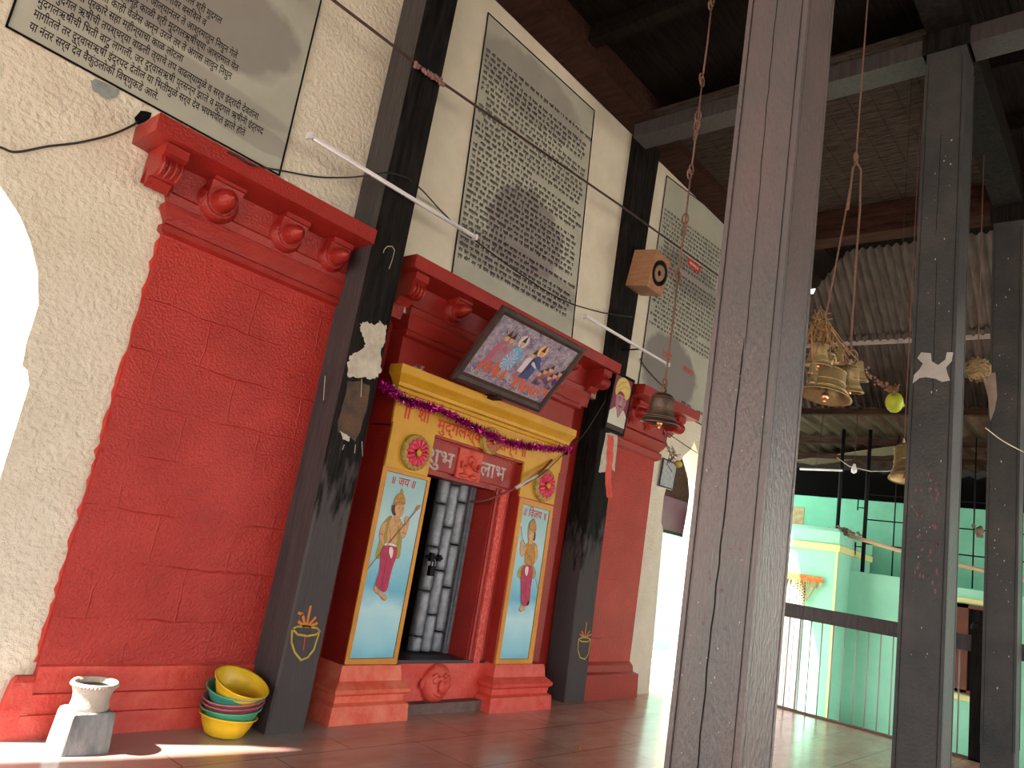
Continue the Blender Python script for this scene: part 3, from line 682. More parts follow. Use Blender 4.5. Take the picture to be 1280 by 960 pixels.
# red lintel, jambs, threshold
b = MB(); b.box((4.25, 4.90, 2.07), (5.66, 5.15, 2.36), RED); b.box((4.25, 4.94, 2.02), (5.60, 5.15, 2.08), RED)
b.box((4.25, 4.885, 2.325), (5.655, 4.92, 2.345), RED); lin = b.build('lintel', sh)
b = MB(); fm = quadmap((4.3, 4.90, 2.13), (5.3, 4.90, 2.13), (5.3, 4.90, 3.13), (4.3, 4.90, 3.13))
put_text(b, 'शुभ', fm, .08, -.01, .22, .20, INKW, .003, fit=.36, bold=.014); tag(b.build('lettering', lin), 'silver painted lettering'); b = MB(); put_text(b, 'लाभ', fm, .80, .0, .22, .20, INKW, .003, fit=.37, bold=.014)
tag(b.build('lettering', lin), 'silver painted lettering')
GAN = mat('orange_red_relief', (.66, .09, .05), (.55, .05, .03), rough=.5, bump=.4, bscale=50, nscale=14)
b = MB(); b.box((4.78, 4.883, 2.05), (5.10, 4.905, 2.325), GAN)
b.ball((4.94, 4.89, 2.14), .07, GAN, (1.15, .6, .9)); b.ball((4.94, 4.885, 2.235), .045, GAN, (1, .7, 1)); b.ball((4.89, 4.89, 2.24), .03, GAN, (1, .4, 1.2), 10); b.ball((4.99, 4.89, 2.24), .03, GAN, (1, .4, 1.2), 10)
b.tube([(4.94, 4.86, 2.22), (4.935, 4.84, 2.19), (4.95, 4.835, 2.16), (4.975, 4.84, 2.15)], .012, GAN, 8); b.ball((4.94, 4.89, 2.30), .03, GAN, (1, .6, 1), 10)
for s in (-1, 1): b.tube([(4.94+s*.06, 4.88, 2.17), (4.94+s*.11, 4.87, 2.15), (4.94+s*.12, 4.87, 2.21)], .015, GAN, 8); b.ball((4.94+s*.07, 4.88, 2.08), .04, GAN, (1.4, .6, .6), 10)
tag(b.build('seated_relief', lin), 'small seated figure carved in the lintel')
REDC = mat('red_carved_strip', (.62, .05, .04), (.72, .20, .16), rough=.5, nscale=30, bump=1, bscale=45, mixlo=.45, mixhi=.7)
b = MB(); b.box((5.42, 4.93, .40), (5.68, 5.22, 2.05), RED); b.box((5.575, 4.915, .40), (5.59, 4.935, 2.05), REDL)
b.box((5.47, 4.905, .40), (5.555, 4.935, 2.05), REDC); b.box((5.405, 4.95, .40), (5.44, 5.20, 2.05), RED)
b.build('door_jamb', sh)
b = MB(); b.box((4.25, 4.93, .40), (4.47, 5.22, 2.05), RED); b.build('door_jamb', sh)
b = MB(); b.box((4.2, 4.90, .09), (5.75, 5.15, .40), REDL); b.box((4.2, 4.915, .395), (5.7, 5.5, .425), WGREY)
thr = b.build('threshold', sh)
b = MB(); c = (5.0, 4.90, .235)
b.lathe([(.17, .0), (.165, -.03), (.14, -.055), (.10, -.07), (0.001, -.075)], c, REDL, (0, 1, 0), 24)
for s in (-1, 1):
    b.ball((c[0]+s*.06, c[1]-.07, c[2]+.035), .036, REDL, (1.1, .5, .8)); b.ball((c[0]+s*.06, c[1]-.085, c[2]+.03), .014, REDL, (1, .6, 1), 8)
    b.ball((c[0]+s*.175, c[1]-.02, c[2]), .035, REDL, (.7, .6, 1.4), 10); b.tube([(c[0]+s*.10, c[1]-.065, c[2]+.075), (c[0]+s*.055, c[1]-.08, c[2]+.095), (c[0]+s*.02, c[1]-.075, c[2]+.07)], .010, REDL, 6)
b.ball((c[0], c[1]-.085, c[2]-.01), .03, REDL, (.9, .8, 1.8)); b.tube([(c[0]-.06, c[1]-.06, c[2]-.07), (c[0], c[1]-.075, c[2]-.09), (c[0]+.06, c[1]-.06, c[2]-.07)], .014, REDL, 8)
tag(b.build('carved_face', thr), 'round carved stone face')
b = MB(); b.box((4.45, 4.80, 0), (5.75, 5.0, .09), mat('dark_worn_step', (.10, .06, .055), (.18, .10, .09), rough=.7, bump=.6, bscale=30, nscale=8)); b.build('step', sh)
b = MB(); b.box((4.2, 4.86, .30), (4.3, 5.16, .42), RED); 
def pbase(xa, xb, m, name='pillar_base'):
    b = MB(); b.sweep3([(0, .045), (.13, .035), (.15, .0), (.20, .005), (.22, .03), (.25, .035), (.27, .01), (.30, -.03), (.40, -.045), (.415, -.05)], xa, xb, 4.735, 5.15, m); b.build(name, sh)
SAL = mat('salmon_worn_paint', (.68, .08, .04), (.78, .21, .13), rough=.55, bump=.35, bscale=35, nscale=5)
pbase(3.80, 4.50, SAL); pbase(5.60, 6.46, REDL)
# gate leaf
g = thing('steel_gate', (5.13, 5.2, .43), 'grey steel sheet gate leaf with staggered tube bars in the shrine doorway', 'gate')
b = MB(); b.box((4.915, 5.255, .43), (5.42, 5.27, 2.06), BLK); b.box((5.335, 5.19, .43), (5.41, 5.25, 2.06), STEEL); b.box((5.35, 5.17, .43), (5.375, 5.20, 2.06), STEEL); b.build('sheet', g)
for j, x in enumerate((4.985, 5.12, 5.255)):
    b = MB(); z = .44+(j % 2)*.17 - .0; segs = []
    zz = .435; first = .14+.2*(j % 2)+.05*(j == 2)
    edges = [zz]
    while edges[-1] < 2.03: edges.append(min(2.05, edges[-1]+(first if len(edges) == 1 else .41)))
    for a, c2 in zip(edges[:-1], edges[1:]):
        b.lathe([(.03, a+.005), (.055, a+.008), (.062, a+.016), (.064, a+.04), (.064, c2-.04), (.062, c2-.016), (.055, c2-.008), (.03, c2-.005)], (x, 5.235, 0), STEEL, (0, 0, 1), 12)
    b.build('tube_bar', g)
b = MB(); b.tube([(4.86, 5.15, 1.30), (5.06, 5.15, 1.30)], .014, BLK, 8); b.box((4.90, 5.13, 1.26), (4.94, 5.17, 1.34), BLK); b.box((5.0, 5.13, 1.27), (5.03, 5.17, 1.33), BLK)
b.box((4.91, 5.12, 1.13), (4.97, 5.16, 1.22), BLK); b.tube([(4.92, 5.14, 1.21), (4.925, 5.14, 1.27), (4.955, 5.14, 1.27), (4.96, 5.14, 1.21)], .007, BLK, 6)
tag(b.build('bolt', g), 'black bolt with padlock')

# right pilaster
t = thing('red_pilaster', (7.9, 4.95, 0), 'narrow red painted pilaster to the right of the portrait post', 'pilaster')
b = MB(); b.box((7.30, 4.96, 0), (8.37, 4.988, 3.05), REDB); b.build('shaft', t)
b = MB(); b.sweep3([(0, .10), (.27, .09), (.29, .04), (.36, .03), (.40, 0)], 7.33, 8.37, 4.96, 4.988, RED, 0, 1); b.build('base', t)
C3 = [(2.90, 0), (2.93, .04), (3.0, .05), (3.02, .02), (3.08, .06), (3.14, .09), (3.18, .05), (3.30, .07), (3.46, .10), (3.5, .12), (3.52, .28), (3.53, .36), (3.64, .37), (3.65, .35)]
b = MB(); b.sweep3(C3, 7.33, 8.40, 4.96, 4.988, RED, 0, 1); b.build('cornice', t)
for x in (7.62, 8.0): bud(x, 3.36, 4.87, .07).build('bracket', t)
corbel(8.38, 8.56, 4.68, 4.96, 3.51, 3.10).build('corner_bracket', t)

# ================================================================ TEXT PANELS
MARB = None
def panelfn(blobs):
    def fn(M, T, N, L, b, tc):
        # darker patches with soft ragged outlines: (x, z, rx, rz, strength)
        sx = N.new('ShaderNodeSeparateXYZ'); L.new(tc.outputs['Object'], sx.inputs[0])
        n = N.new('ShaderNodeTexNoise'); n.inputs['Scale'].default_value = 5; n.inputs['Detail'].default_value = 6; L.new(tc.outputs['Object'], n.inputs['Vector'])
        src = b.inputs['Base Color'].links[0].from_socket
        for cx, cz, rx, rz, sk, colr in blobs:
            def mth(op, a, c=None):
                q = N.new('ShaderNodeMath'); q.operation = op
                for i, s in enumerate((a, c)):
                    if s is None: continue
                    if isinstance(s, (int, float)): q.inputs[i].default_value = s
                    else: L.new(s, q.inputs[i])
                return q.outputs[0]
            dx = mth('DIVIDE', mth('SUBTRACT', sx.outputs[0], cx), rx); dz = mth('DIVIDE', mth('SUBTRACT', sx.outputs[2], cz), rz)
            d = mth('SQRT', mth('ADD', mth('MULTIPLY', dx, dx), mth('MULTIPLY', dz, dz)))
            d = mth('ADD', d, mth('MULTIPLY', mth('SUBTRACT', n.outputs['Fac'], .5), .5))
            mr = N.new('ShaderNodeMapRange'); mr.inputs[1].default_value = 1.05; mr.inputs[2].default_value = .9; mr.inputs[3].default_value = 0; mr.inputs[4].default_value = sk
            L.new(d, mr.inputs[0])
            mx = N.new('ShaderNodeMixRGB'); mx.inputs[2].default_value = (*colr, 1); L.new(mr.outputs[0], mx.inputs[0]); L.new(src, mx.inputs[1]); src = mx.outputs[0]
        L.new(src, b.inputs['Base Color'])
    return fn
PG = (.40, .40, .34); PG2 = (.47, .465, .39)
DK = (.19, .16, .165)
M1 = mat('inscription_slab_three_patches', PG, PG2, rough=.35, nscale=2, fn=panelfn([(1.55, 4.85, .85, .42, .6, DK), (1.2, 4.30, 1.3, .10, .3, DK), (2.2, 4.13, .45, .09, .35, DK)]))
M2 = mat('inscription_slab_blotched', PG, PG2, rough=.35, nscale=2, fn=panelfn([(5.25, 4.72, .62, .48, .75, DK), (5.3, 4.3, 1.1, .22, .5, DK), (5.0, 6.25, .9, .35, .45, DK)]))
M3 = mat('inscription_slab_two_patches', PG, PG2, rough=.35, nscale=2, fn=panelfn([(8.5, 4.15, .75, .50, .8, DK), (8.8, 5.6, .9, .28, .55, DK)]))
WORDS = 'मुदगल ऋषींची तपश्चर्या वाढली त्याचे तप वाढल्यामुळे व सर्व इंद्रादी देवतांना दररोज काळी श्री आश्रमात येत निघुन जात काही वेळेस अन्न उरले तर ते खाउन प्रकारे सहा महीन्याचा काळ लोटला भाग आल्यानंतर पादपुजा करुन त्यांना प्रसन्न झाले होते देव या भितीमुळे दुर्वास अतिथी म्हणुन आले त्यास तेथे राजा दान धर्म पुण्य नदी तीर्थ स्नान करीत असे'.split()
LINES1 = ['या नंतर सर्व देव वैकुंठलोकी विष्णुकडे आले.', 'मागीतले तर दुर्वासऋषी इंद्रपद देतील या भितीमुळे सर्व देव भयभयीत झाले होते',
 'मुदगलऋषींची भिती वाटु लागली, जर दुर्वासऋषी प्रसन्न झाले व मुदगल ऋषींनी इंद्रपद', '   मुदगल ऋषींची तपश्चर्या वाढली त्याचे तप वाढल्यामुळे व सर्व इंद्रादी देवतांना',
 'राहत व अशा प्रकारे सहा महीन्याचा काळ लोटला', 'व खाउन निघुन जात काही वेळेस अन्न उरले तर ते अंगास लावुन निघुन', 'दुर्वासऋषी दररोज माध्यान्ह काळी श्री मुदगलऋषींच्या आश्रमात येत',
 'केला श्री दुर्वासऋषींनी तो भाग आल्यानंतर ते आश्रमातुन निघुन गेले', 'केले त्यांची पादपुजा करुन त्यांना आसनावर बसविले व', 'एकदा द काळी मुदगल ऋषीच्या आश्रमात आले श्री मुदगल',
 'अशी तपश्चर्या (दिनचर्या) त्यांच्यावतीने आहे', 'हे काळी जो कोणी अतिथी येईल त्यास', 'टळटळी अतिथी म्हणुन मौद्गल्य', 'दुर्वास वैश्वदेवाचा,', 'अर्पित व ते अन्न शिजवत', 'अर्पण करुन खाउन']
def slab(name, q, m, label, lines, pitch, cap, mu=.04, border=True, start_top=None, zmin=None, sd=1, off=0.0):
    """q: BL BR TR TL (x,z) on the plane y=4.98-off"""
    y = 4.972-off; rr = random.Random(sd)
    t = thing(name, ((q[0][0]+q[1][0])/2, 4.98, q[0][1]), label, 'inscription')
    b = MB(); b.extr([(x, y, z) for x, z in q], (0, .0095, 0), m); b.build('stone_slab', t)
    b = MB()
    for i in range(4):
        a = Vector((q[i][0], 0, q[i][1])); c = Vector((q[(i+1) % 4][0], 0, q[(i+1) % 4][1])); d = (c-a).normalized(); n = Vector((-d.z, 0, d.x))*.006
        b.extr([(p[0], y-.001, p[2]) for p in (a-n-d*.006, c-n+d*.006, c+n+d*.006, a+n-d*.006)], (0, -.006, 0), BLK)
    b.build('edge_line', t)
    H = ((q[3][1]-q[0][1])+(q[2][1]-q[1][1]))/2; W = q[1][0]-q[0][0]
    fm = quadmap(*[(x, y, z) for x, z in q])
    b = MB()
    z = start_top
    if lines:
        z = zmin
        for i, ln in enumerate(lines):
            fit = None
            w = put_text(b, ln, fm, mu+(.02 if ln.startswith(' ') else 0), z/H, cap*.62/W, cap/H, INK, .0015)
            z += pitch
    else:
        while z > zmin:
            u = mu; para = rr.random() < .09
            end = rr.uniform(.25, .8) if rr.random() < .1 else 1-mu
            if para: u += .05
            while u < end-.03:
                wd = rr.choice(WORDS)
                w = put_text(b, wd, fm, u, z/H, cap*.66/W, cap/H, INK, .0015, bold=.03)
                if u+w > 1-mu*.3: pass
                u += w+.012
                if u > end-.045: break
            z -= pitch
    b.build('painted_text', t)
    return t, fm, H, W, y
slab('inscription_slab', [(.64, 3.93), (2.46, 3.93), (2.42, 6.5), (.62, 6.5)], M1, 'largest lettered inscription slab, at top left above the broad red pilaster', LINES1, .0855, .078, mu=.055, zmin=.055)
slab('inscription_slab', [(4.345, 3.80), (6.285, 3.80), (6.045, 6.66), (4.155, 6.62)], M2, 'tall grey inscription slab above the shrine doorway with a blotchy dark patch', None, .0600, .049, mu=.022, start_top=2.45, zmin=.27, sd=5)
t3, fm3, H3, W3, y3 = slab('inscription_slab', [(7.76, 3.70), (9.72, 3.66), (9.67, 6.90), (7.79, 6.72)], M3, 'inscription slab behind the hanging bell chain, right of the speaker, with a red stamp', None, .064, .050, mu=.03, start_top=2.62, zmin=.9, sd=9)
b = MB(); ctr = at(867, 332, 1, y3)
pts = []
for k in range(16):
    a = math.tau*k/16; pts.append((ctr[0]+.19*max(-1, min(1, 1.3*math.cos(a))), y3-.004, ctr[2]+.055*max(-1, min(1, 1.4*math.sin(a)))))
b.poly(pts, INKR); fmq = quadmap((ctr[0]-.14, y3, ctr[2]-.03), (ctr[0]+.14, y3, ctr[2]-.03), (ctr[0]+.14, y3, ctr[2]+.03), (ctr[0]-.14, y3, ctr[2]+.03))
put_text(b, 'कमान', fmq, 0, .1, 0, 1.1, WHT, .006, fit=1); tag(b.build('red_stamp', t3), 'small red rounded stamp with pale letters')
b = MB(); put_text(b, 'देणगी', fm3, .25, .62/H3, .12/W3, .12/H3, INKR, .003); b.build('red_lettering', t3); b = MB(); put_text(b, 'सहकार्य', fm3, .55, .60/H3, .10/W3, .10/H3, INKR, .003); b.build('red_lettering', t3)
b = MB(); put_text(b, 'कमल आर्ट', fm3, .58, .14/H3, .07/W3, .06/H3, INK, .003); b.build('signature', t3); b = MB(); put_text(b, 'तळेगाव', fm3, .82, .13/H3, .07/W3, .06/H3, INK, .003); b.build('signature', t3)

# damaged plaster under the first slab
b = MB(); q = [at(x, y, 1, 4.98) for x, y in ((113, 100), (120, 98), (150, 113), (146, 120), (135, 124), (126, 120), (116, 112))]
b.poly([(p[0], 4.983, p[2]) for p in jag(q, .006, 3)], mat('grey_cement_scar', (.30, .33, .32), (.2, .22, .22), rough=.9, nscale=10))
q = [at(x, y, 1, 4.98) for x, y in ((168, 147), (176, 138), (190, 141), (186, 150), (172, 156))]; b.poly([(p[0], 4.983, p[2]) for p in jag(q, .006, 2)], BLK)
st(b, 'trim_%d' % k); k += 1

# ================================================================ ORNAMENTS ON THE SHRINE
# leaning framed print
def leanquad(TL, TR, BR, BL): return [Vector(v) for v in (BL, BR, TR, TL)]
BL, BR, TR, TL = leanquad((4.225, 4.13, 3.46), (5.453, 4.13, 3.46), (5.455, 4.60, 2.84), (4.225, 4.60, 2.84))
fn_out = (BR-BL).cross(TL-BL).normalized()
if fn_out.y > 0: fn_out = -fn_out
pic = thing('framed_picture', (4.84, 4.6, 2.83), 'framed devotional print leaning forward from the red wall above the yellow lintel', 'picture')
g = quadmap(BL, BR, TR, TL, fn_out)
FRM = mat('dark_brown_frame', (.022, .010, .008), (.05, .024, .018), rough=.6, nscale=8)
b = MB(); W = .05; Wv = .08
def frame(g, wu, wv, m, d0, d1):
    b = MB()
    R = [((0, 0), (1, 0)), ((1, 0), (1, 1)), ((1, 1), (0, 1)), ((0, 1), (0, 0))]
    inn = {(0, 0): (wu, wv), (1, 0): (1-wu, wv), (1, 1): (1-wu, 1-wv), (0, 1): (wu, 1-wv)}
    for a, c in R:
        ia, ic = inn[a], inn[c]
        md = lambda p, q: ((p[0]+q[0])/2, (p[1]+q[1])/2)
        ma, mc = md(a, ia), md(c, ic)
        b.add([g(*a, d0), g(*c, d0), g(*c, d1*.7), g(*a, d1*.7), g(*mc, d1), g(*ma, d1), g(*ic, d1*.5), g(*ia, d1*.5)],
              [(0, 1, 2, 3), (3, 2, 4, 5), (5, 4, 6, 7)], m)
    b.add([g(0, 0, d0), g(1, 0, d0), g(1, 1, d0), g(0, 1, d0)], [(0, 3, 2, 1)], m)
    return b
frame(g, .055, .085, FRM, -.005, .035).build('frame', pic)
PRN = mat('print_background', (.38, .33, .37), (.17, .13, .24), rough=.35, nscale=16, detail=10, mixlo=.4, mixhi=.62)
b = MB(); b.add([g(.05, .08, .012), g(.95, .08, .012), g(.95, .92, .012), g(.05, .92, .012)], [(0, 1, 2, 3)], PRN)
b.add([g(.05, .08, .0135), g(.95, .08, .0135), g(.95, .125, .0135), g(.05, .125, .0135)], [(0, 1, 2, 3)], HAIR)
BLUE = mat('print_blue', (.08, .26, .55), (.22, .45, .65), rough=.4, nscale=40); PNK = mat('print_plum', (.42, .10, .16), (.34, .12, .2), rough=.4, nscale=40); ORF = mat('print_orange', (.62, .13, .04), (.5, .08, .05), rough=.4, nscale=40)
PALE = mat('print_pale', (.60, .52, .56), rough=.4); NAVY = mat('print_navy', (.05, .07, .22), rough=.4); MAUV = mat('print_mauve', (.26, .16, .22), (.4, .24, .28), rough=.4, nscale=40)
def fig(cx, z0, h, body, legs, lean=0, halo=None):
    # a standing robed figure, generic: robe, legs, arms, head, crown
    def E(u, v, ru, rv, m, d, n=14): b.poly([g(u+ru*math.cos(math.tau*i/n), v+rv*math.sin(math.tau*i/n), d) for i in range(n)], m)
    if halo: E(cx+lean*.9, z0+h*.86, .045, .085, halo, .0145)
    for s in (-1, 1): b.poly([g(cx+s*.012, z0+h*.35, .015), g(cx+s*.045, z0+h*.3, .015), g(cx+s*.06, z0, .015), g(cx+s*.02, z0, .015)], legs)
    b.poly([g(cx-.05, z0+h*.2, .0155), g(cx+.055, z0+h*.22, .0155), g(cx+.05+lean, z0+h*.68, .0155), g(cx+lean, z0+h*.76, .0155), g(cx-.045+lean, z0+h*.66, .0155)], body)
    b.poly([g(cx+.04+lean, z0+h*.66, .016), g(cx+.105, z0+h*.52, .016), g(cx+.10, z0+h*.47, .016), g(cx+.03, z0+h*.56, .016)], body)
    E(cx+lean, z0+h*.81, .020, .042, SKIN, .0165); b.poly([g(cx-.02+lean, z0+h*.85, .017), g(cx+.022+lean, z0+h*.85, .017), g(cx+.004+lean, z0+h*1.02, .017)], HAIR)
    for s in (-1, 1): b.poly([g(cx+s*.04-.02, z0-.02, .0165), g(cx+s*.04+.025, z0-.02, .0165), g(cx+s*.04+.01, z0+.02, .0165)], ORF)
def E2(u, v, ru, rv, m, d, n=18): b.poly([g(u+ru*math.cos(math.tau*i/n), v+rv*math.sin(math.tau*i/n), d) for i in range(n)], m)
fig(.20, .24, .56, PNK, ORF, .02); fig(.26, .27, .52, MAUV, ORF, .01)
E2(.37, .46, .07, .16, BLUE, .0150); fig(.37, .22, .60, BLUE, ORF, .01, PALE)
for i in range(14):
    a = math.tau*i/14; b.poly([g(.37, .46, .0175), g(.37+.065*math.cos(a), .46+.15*math.sin(a), .0175), g(.37+.065*math.cos(a+.12), .46+.15*math.sin(a+.12), .0175)], PALE)
fig(.60, .20, .62, NAVY, ORF, .01, mat('print_halo', (.75, .45, .2), rough=.4)); fig(.55, .30, .42, PALE, PNK, 0)
for i in range(6): fig(.72+.04*i, .20+.05*(i % 3), .34, (MAUV, NAVY, PNK)[i % 3], (ORF, MAUV)[i % 2], .01)
rr = random.Random(3)
for i in range(420):   # foliage and ground strokes of the print
    u = rr.uniform(.07, .93); v = rr.choice((rr.uniform(.66, .90), rr.uniform(.14, .24))); a = rr.uniform(0, 3.14); l = rr.uniform(.01, .035)
    b.poly([g(u, v, .0140), g(u+l*math.cos(a), v+l*1.6*math.sin(a), .0140), g(u+l*math.cos(a)+.004, v+l*1.6*math.sin(a)+.006, .0140), g(u+.004, v+.006, .0140)], rr.choice((NAVY, MAUV, PALE, HAIR, BLUE)))
b.build('print', pic)
b = MB(); b.tube([(4.84, 4.2, 3.40), (4.84, 4.60, 3.60), (4.84, 4.66, 3.64)], .004, WIRE, 5); b.build('hanging_wire', pic)
b = MB(); b.box((4.80, 4.56, 2.80), (4.88, 4.72, 2.845), BRN); b.build('support_block', pic)
# portrait
BL, BR, TR, TL = [Vector(v) for v in ((6.90, 4.79, 2.985), (7.33, 4.79, 2.985), (7.22, 4.69, 3.66), (6.84, 4.69, 3.66))]
BL, BR, TR, TL = Vector((6.885, 4.79, 2.99)), Vector((7.30, 4.79, 2.99)), Vector((7.23, 4.69, 3.665)), Vector((6.815, 4.69, 3.665))
o_ = (BR-BL).cross(TL-BL).normalized(); o_ = -o_ if o_.y > 0 else o_
por = thing('framed_portrait', (7.1, 4.80, 2.99), 'framed portrait of a person in yellow turban and white shirt on the right post', 'picture')
g = quadmap(BL, BR, TR, TL, o_)
frame(g, .07, .05, BLK, -.03, .016).build('frame', por)
b = MB(); b.add([g(.05, .04, .006), g(.95, .04, .006), g(.95, .96, .006), g(.05, .96, .006)], [(0, 1, 2, 3)], mat('maroon_backdrop', (.20, .015, .05), rough=.35))
FACE = mat('portrait_skin', (.42, .20, .24), (.34, .15, .19), rough=.4, nscale=14); TURB = mat('portrait_turban', (.70, .52, .17), (.60, .42, .12), rough=.4, nscale=10); SHIRT = mat('portrait_shirt', (.62, .60, .52), (.54, .52, .44), rough=.4, nscale=9)
def Q(pts, m, d): b.poly([g(u, v, d) for u, v in smoothpoly(pts)], m)
b.poly([g(u, v, .008) for u, v in ((.05, .16), (.95, .16), (.95, .32), (.78, .41), (.62, .46), (.4, .46), (.22, .40), (.05, .33))], SHIRT)
b.add([g(.05, .045, .009), g(.95, .045, .009), g(.95, .13, .009), g(.05, .13, .009)], [(0, 1, 2, 3)], HAIR); b.add([g(.05, .13, .009), g(.95, .13, .009), g(.95, .17, .009), g(.05, .17, .009)], [(0, 1, 2, 3)], SHIRT)
Q([(.34, .50), (.64, .50), (.66, .38), (.52, .24), (.42, .32)], FACE, .010)
Q([(.24, .66), (.76, .66), (.78, .54), (.70, .42), (.58, .34), (.46, .34), (.32, .42), (.24, .54)], FACE, .011)
Q([(.13, .68), (.14, .82), (.26, .92), (.46, .96), (.68, .93), (.86, .84), (.90, .72), (.82, .62), (.70, .60), (.62, .68), (.46, .72), (.32, .70), (.22, .60)], TURB, .0125)
for q in ([(.16, .74), (.36, .86), (.62, .92), (.63, .905), (.38, .84), (.17, .72)], [(.3, .72), (.55, .82), (.84, .82), (.84, .805), (.56, .80), (.31, .70)]): b.poly([g(u, v, .0135) for u, v in q], mat('turban_fold', (.50, .33, .08), rough=.5))
for s in (.36, .60): b.poly([g(s, .595, .013), g(s+.12, .595, .013), g(s+.12, .61, .013), g(s, .61, .013)], HAIR); Q([(s+.02, .565), (s+.06, .578), (s+.10, .565), (s+.06, .555)], HAIR, .013)
Q([(.49, .58), (.53, .58), (.56, .50), (.50, .485), (.46, .50)], mat('portrait_nose', (.50, .27, .30), rough=.4), .013)
Q([(.40, .465), (.51, .475), (.63, .465), (.60, .45), (.44, .45)], HAIR, .013); b.poly([g(.45, .425, .013), g(.58, .425, .013), g(.58, .418, .013), g(.45, .418, .013)], PNK)
b.build('photograph', por)
b = MB(); b.tube([g(.5, .98, -.02), (7.03, 4.83, 3.80)], .004, WIRE, 5); b.build('hanging_wire', por)

# magenta tinsel
FOIL = mat('magenta_foil', (.55, .01, .28), (.30, .005, .16), rough=.22, metal=.8, nscale=60); FOIL2 = mat('pink_foil', (.9, .35, .7), rough=.15, metal=.9)
px = [(478, 480), (495, 492), (512, 502), (530, 506), (555, 514), (580, 527), (600, 537), (622, 548), (645, 555), (665, 558), (690, 561), (714, 561)]
path = [at(x, y, 1, 4.66) for x, y in px]
b = MB(); b.tube(path, .006, FOIL, 5)
rr = random.Random(11)
for i in range(3800):
    s = rr.random()*(len(path)-1.001); j = int(s); c = path[j].lerp(path[j+1], s-j)
    d = Vector((rr.gauss(0, 1), rr.gauss(0, 1), rr.gauss(0, 1)-.25)).normalized(); l = rr.uniform(.03, .062); w = d.orthogonal().normalized()*.0035
    w.rotate(Matrix.Rotation(rr.random()*6.28, 3, d)); e = c+d*l; mmid = c+d*l*.5+Vector((rr.uniform(-.01, .01),)*3)
    b.add([c-w, c+w, mmid+w, mmid-w, e+w*.5, e-w*.5], [(0, 1, 2, 3), (3, 2, 4, 5)], FOIL2 if rr.random() < .06 else FOIL)
tag(b.build('tinsel_garland', fix=False), 'magenta tinsel garland sagging across the yellow lintel', 'garland')
# dried flower on yellow cornice
b = MB(); c = Vector((4.02, 4.80, 2.86)); DRY = mat('dried_petals', (.55, .45, .38), (.35, .2, .15), rough=.9, nscale=40)
for i in range(26):
    a = rr.random()*6.28; e = rr.uniform(0, 1.1); d = Vector((math.cos(a)*math.cos(e), math.sin(a)*math.cos(e), math.sin(e)))*rr.uniform(.04, .07); w = d.orthogonal().normalized()*.015
    b.add([c, c+d*.5+w, c+d, c+d*.5-w], [(0, 1, 2, 3)], DRY)
b.ball((c.x, c.y, c.z-.015), .02, DRY)
tag(b.build('dried_flower'), 'small dried flower lying on the left of the yellow lintel', 'flower')

# ================================================================ WALL FITTINGS
def tube_light(p, q, label):
    a = at(*p, 1, 4.56); c = at(*q, 1, 4.56); c = Vector((c.x, 4.56, (a.z+c.z)/2)); a.z = c.z
    t = thing('tube_light', (a+c)/2, label, 'light', 'slim tube lights along the wall')
    b = MB(); b.beam(a+Vector((0, .02, .01)), c+Vector((0, .02, .01)), .02, .03, TUBEM); b.build('batten', t)
    px_ = 3.34 if a.x < 4 else 7.1
    b = MB(); b.box((px_-.008, 4.57, a.z-.005), (px_+.008, 4.625 if a.x < 4 else 4.845, a.z+.01), BLK); b.build('wall_clip', t)
    b = MB(); b.tube([a+Vector((.03, -.012, -.012)), c-Vector((.03, .012, .012))], .010, TUBEM, 10); b.build('tube', t)
    for e in (a, c): b = MB(); b.box((e.x-.012, 4.545, e.z-.022), (e.x+.012, 4.595, e.z+.025), TUBEM); b.build('end_cap', t)
tube_light((385, 178), (596, 290), 'unlit white tube light crossing the post left of the shrine')
tube_light((733, 397), (836, 455), 'unlit white tube light crossing the post right of the shrine, under the speaker')
# speaker
BOXW = mat('light_brown_wood', (.40, .20, .10), (.30, .14, .07), rough=.6, nscale=6, stretch=(1, 1, 6))
t = thing('wall_speaker', (7.15, 4.70, 4.78), 'small brown wooden box speaker fixed high on the right post', 'speaker')
c0 = Vector((6.99, 4.53, 4.80)); w, d, h = .36, .31, .46
tilt = Matrix.Rotation(math.radians(8), 4, 'X')
def T(p): v = tilt @ Vector((p[0], p[1]-d, p[2])); return c0+Vector((v.x, v.y+d, v.z))
b = MB(); vv = [T(p) for p in ((0, 0, 0), (w, 0, 0), (w, d, 0), (0, d, 0), (0, 0, h), (w, 0, h), (w, d, h), (0, d, h))]
b.add(vv, [(0, 3, 2, 1), (4, 5, 6, 7), (0, 1, 5, 4), (1, 2, 6, 5), (2, 3, 7, 6), (3, 0, 4, 7)], BOXW); b.build('cabinet', t)
nf = (T((0, -1, 0))-T((0, 0, 0)))
b = MB(); b.lathe([(.155, .0), (.155, .015), (.14, .02), (.13, .008), (.07, -.012), (.05, -.02), (.03, .004), (.001, .01)], T((w/2, -.002, h/2)), BLK, nf, 28); b.lathe([(.085, .012), (.09, .018), (.095, .012)], T((w/2, -.002, h/2)), STEEL, nf, 28); tag(b.build('driver', t), 'round black speaker cone')
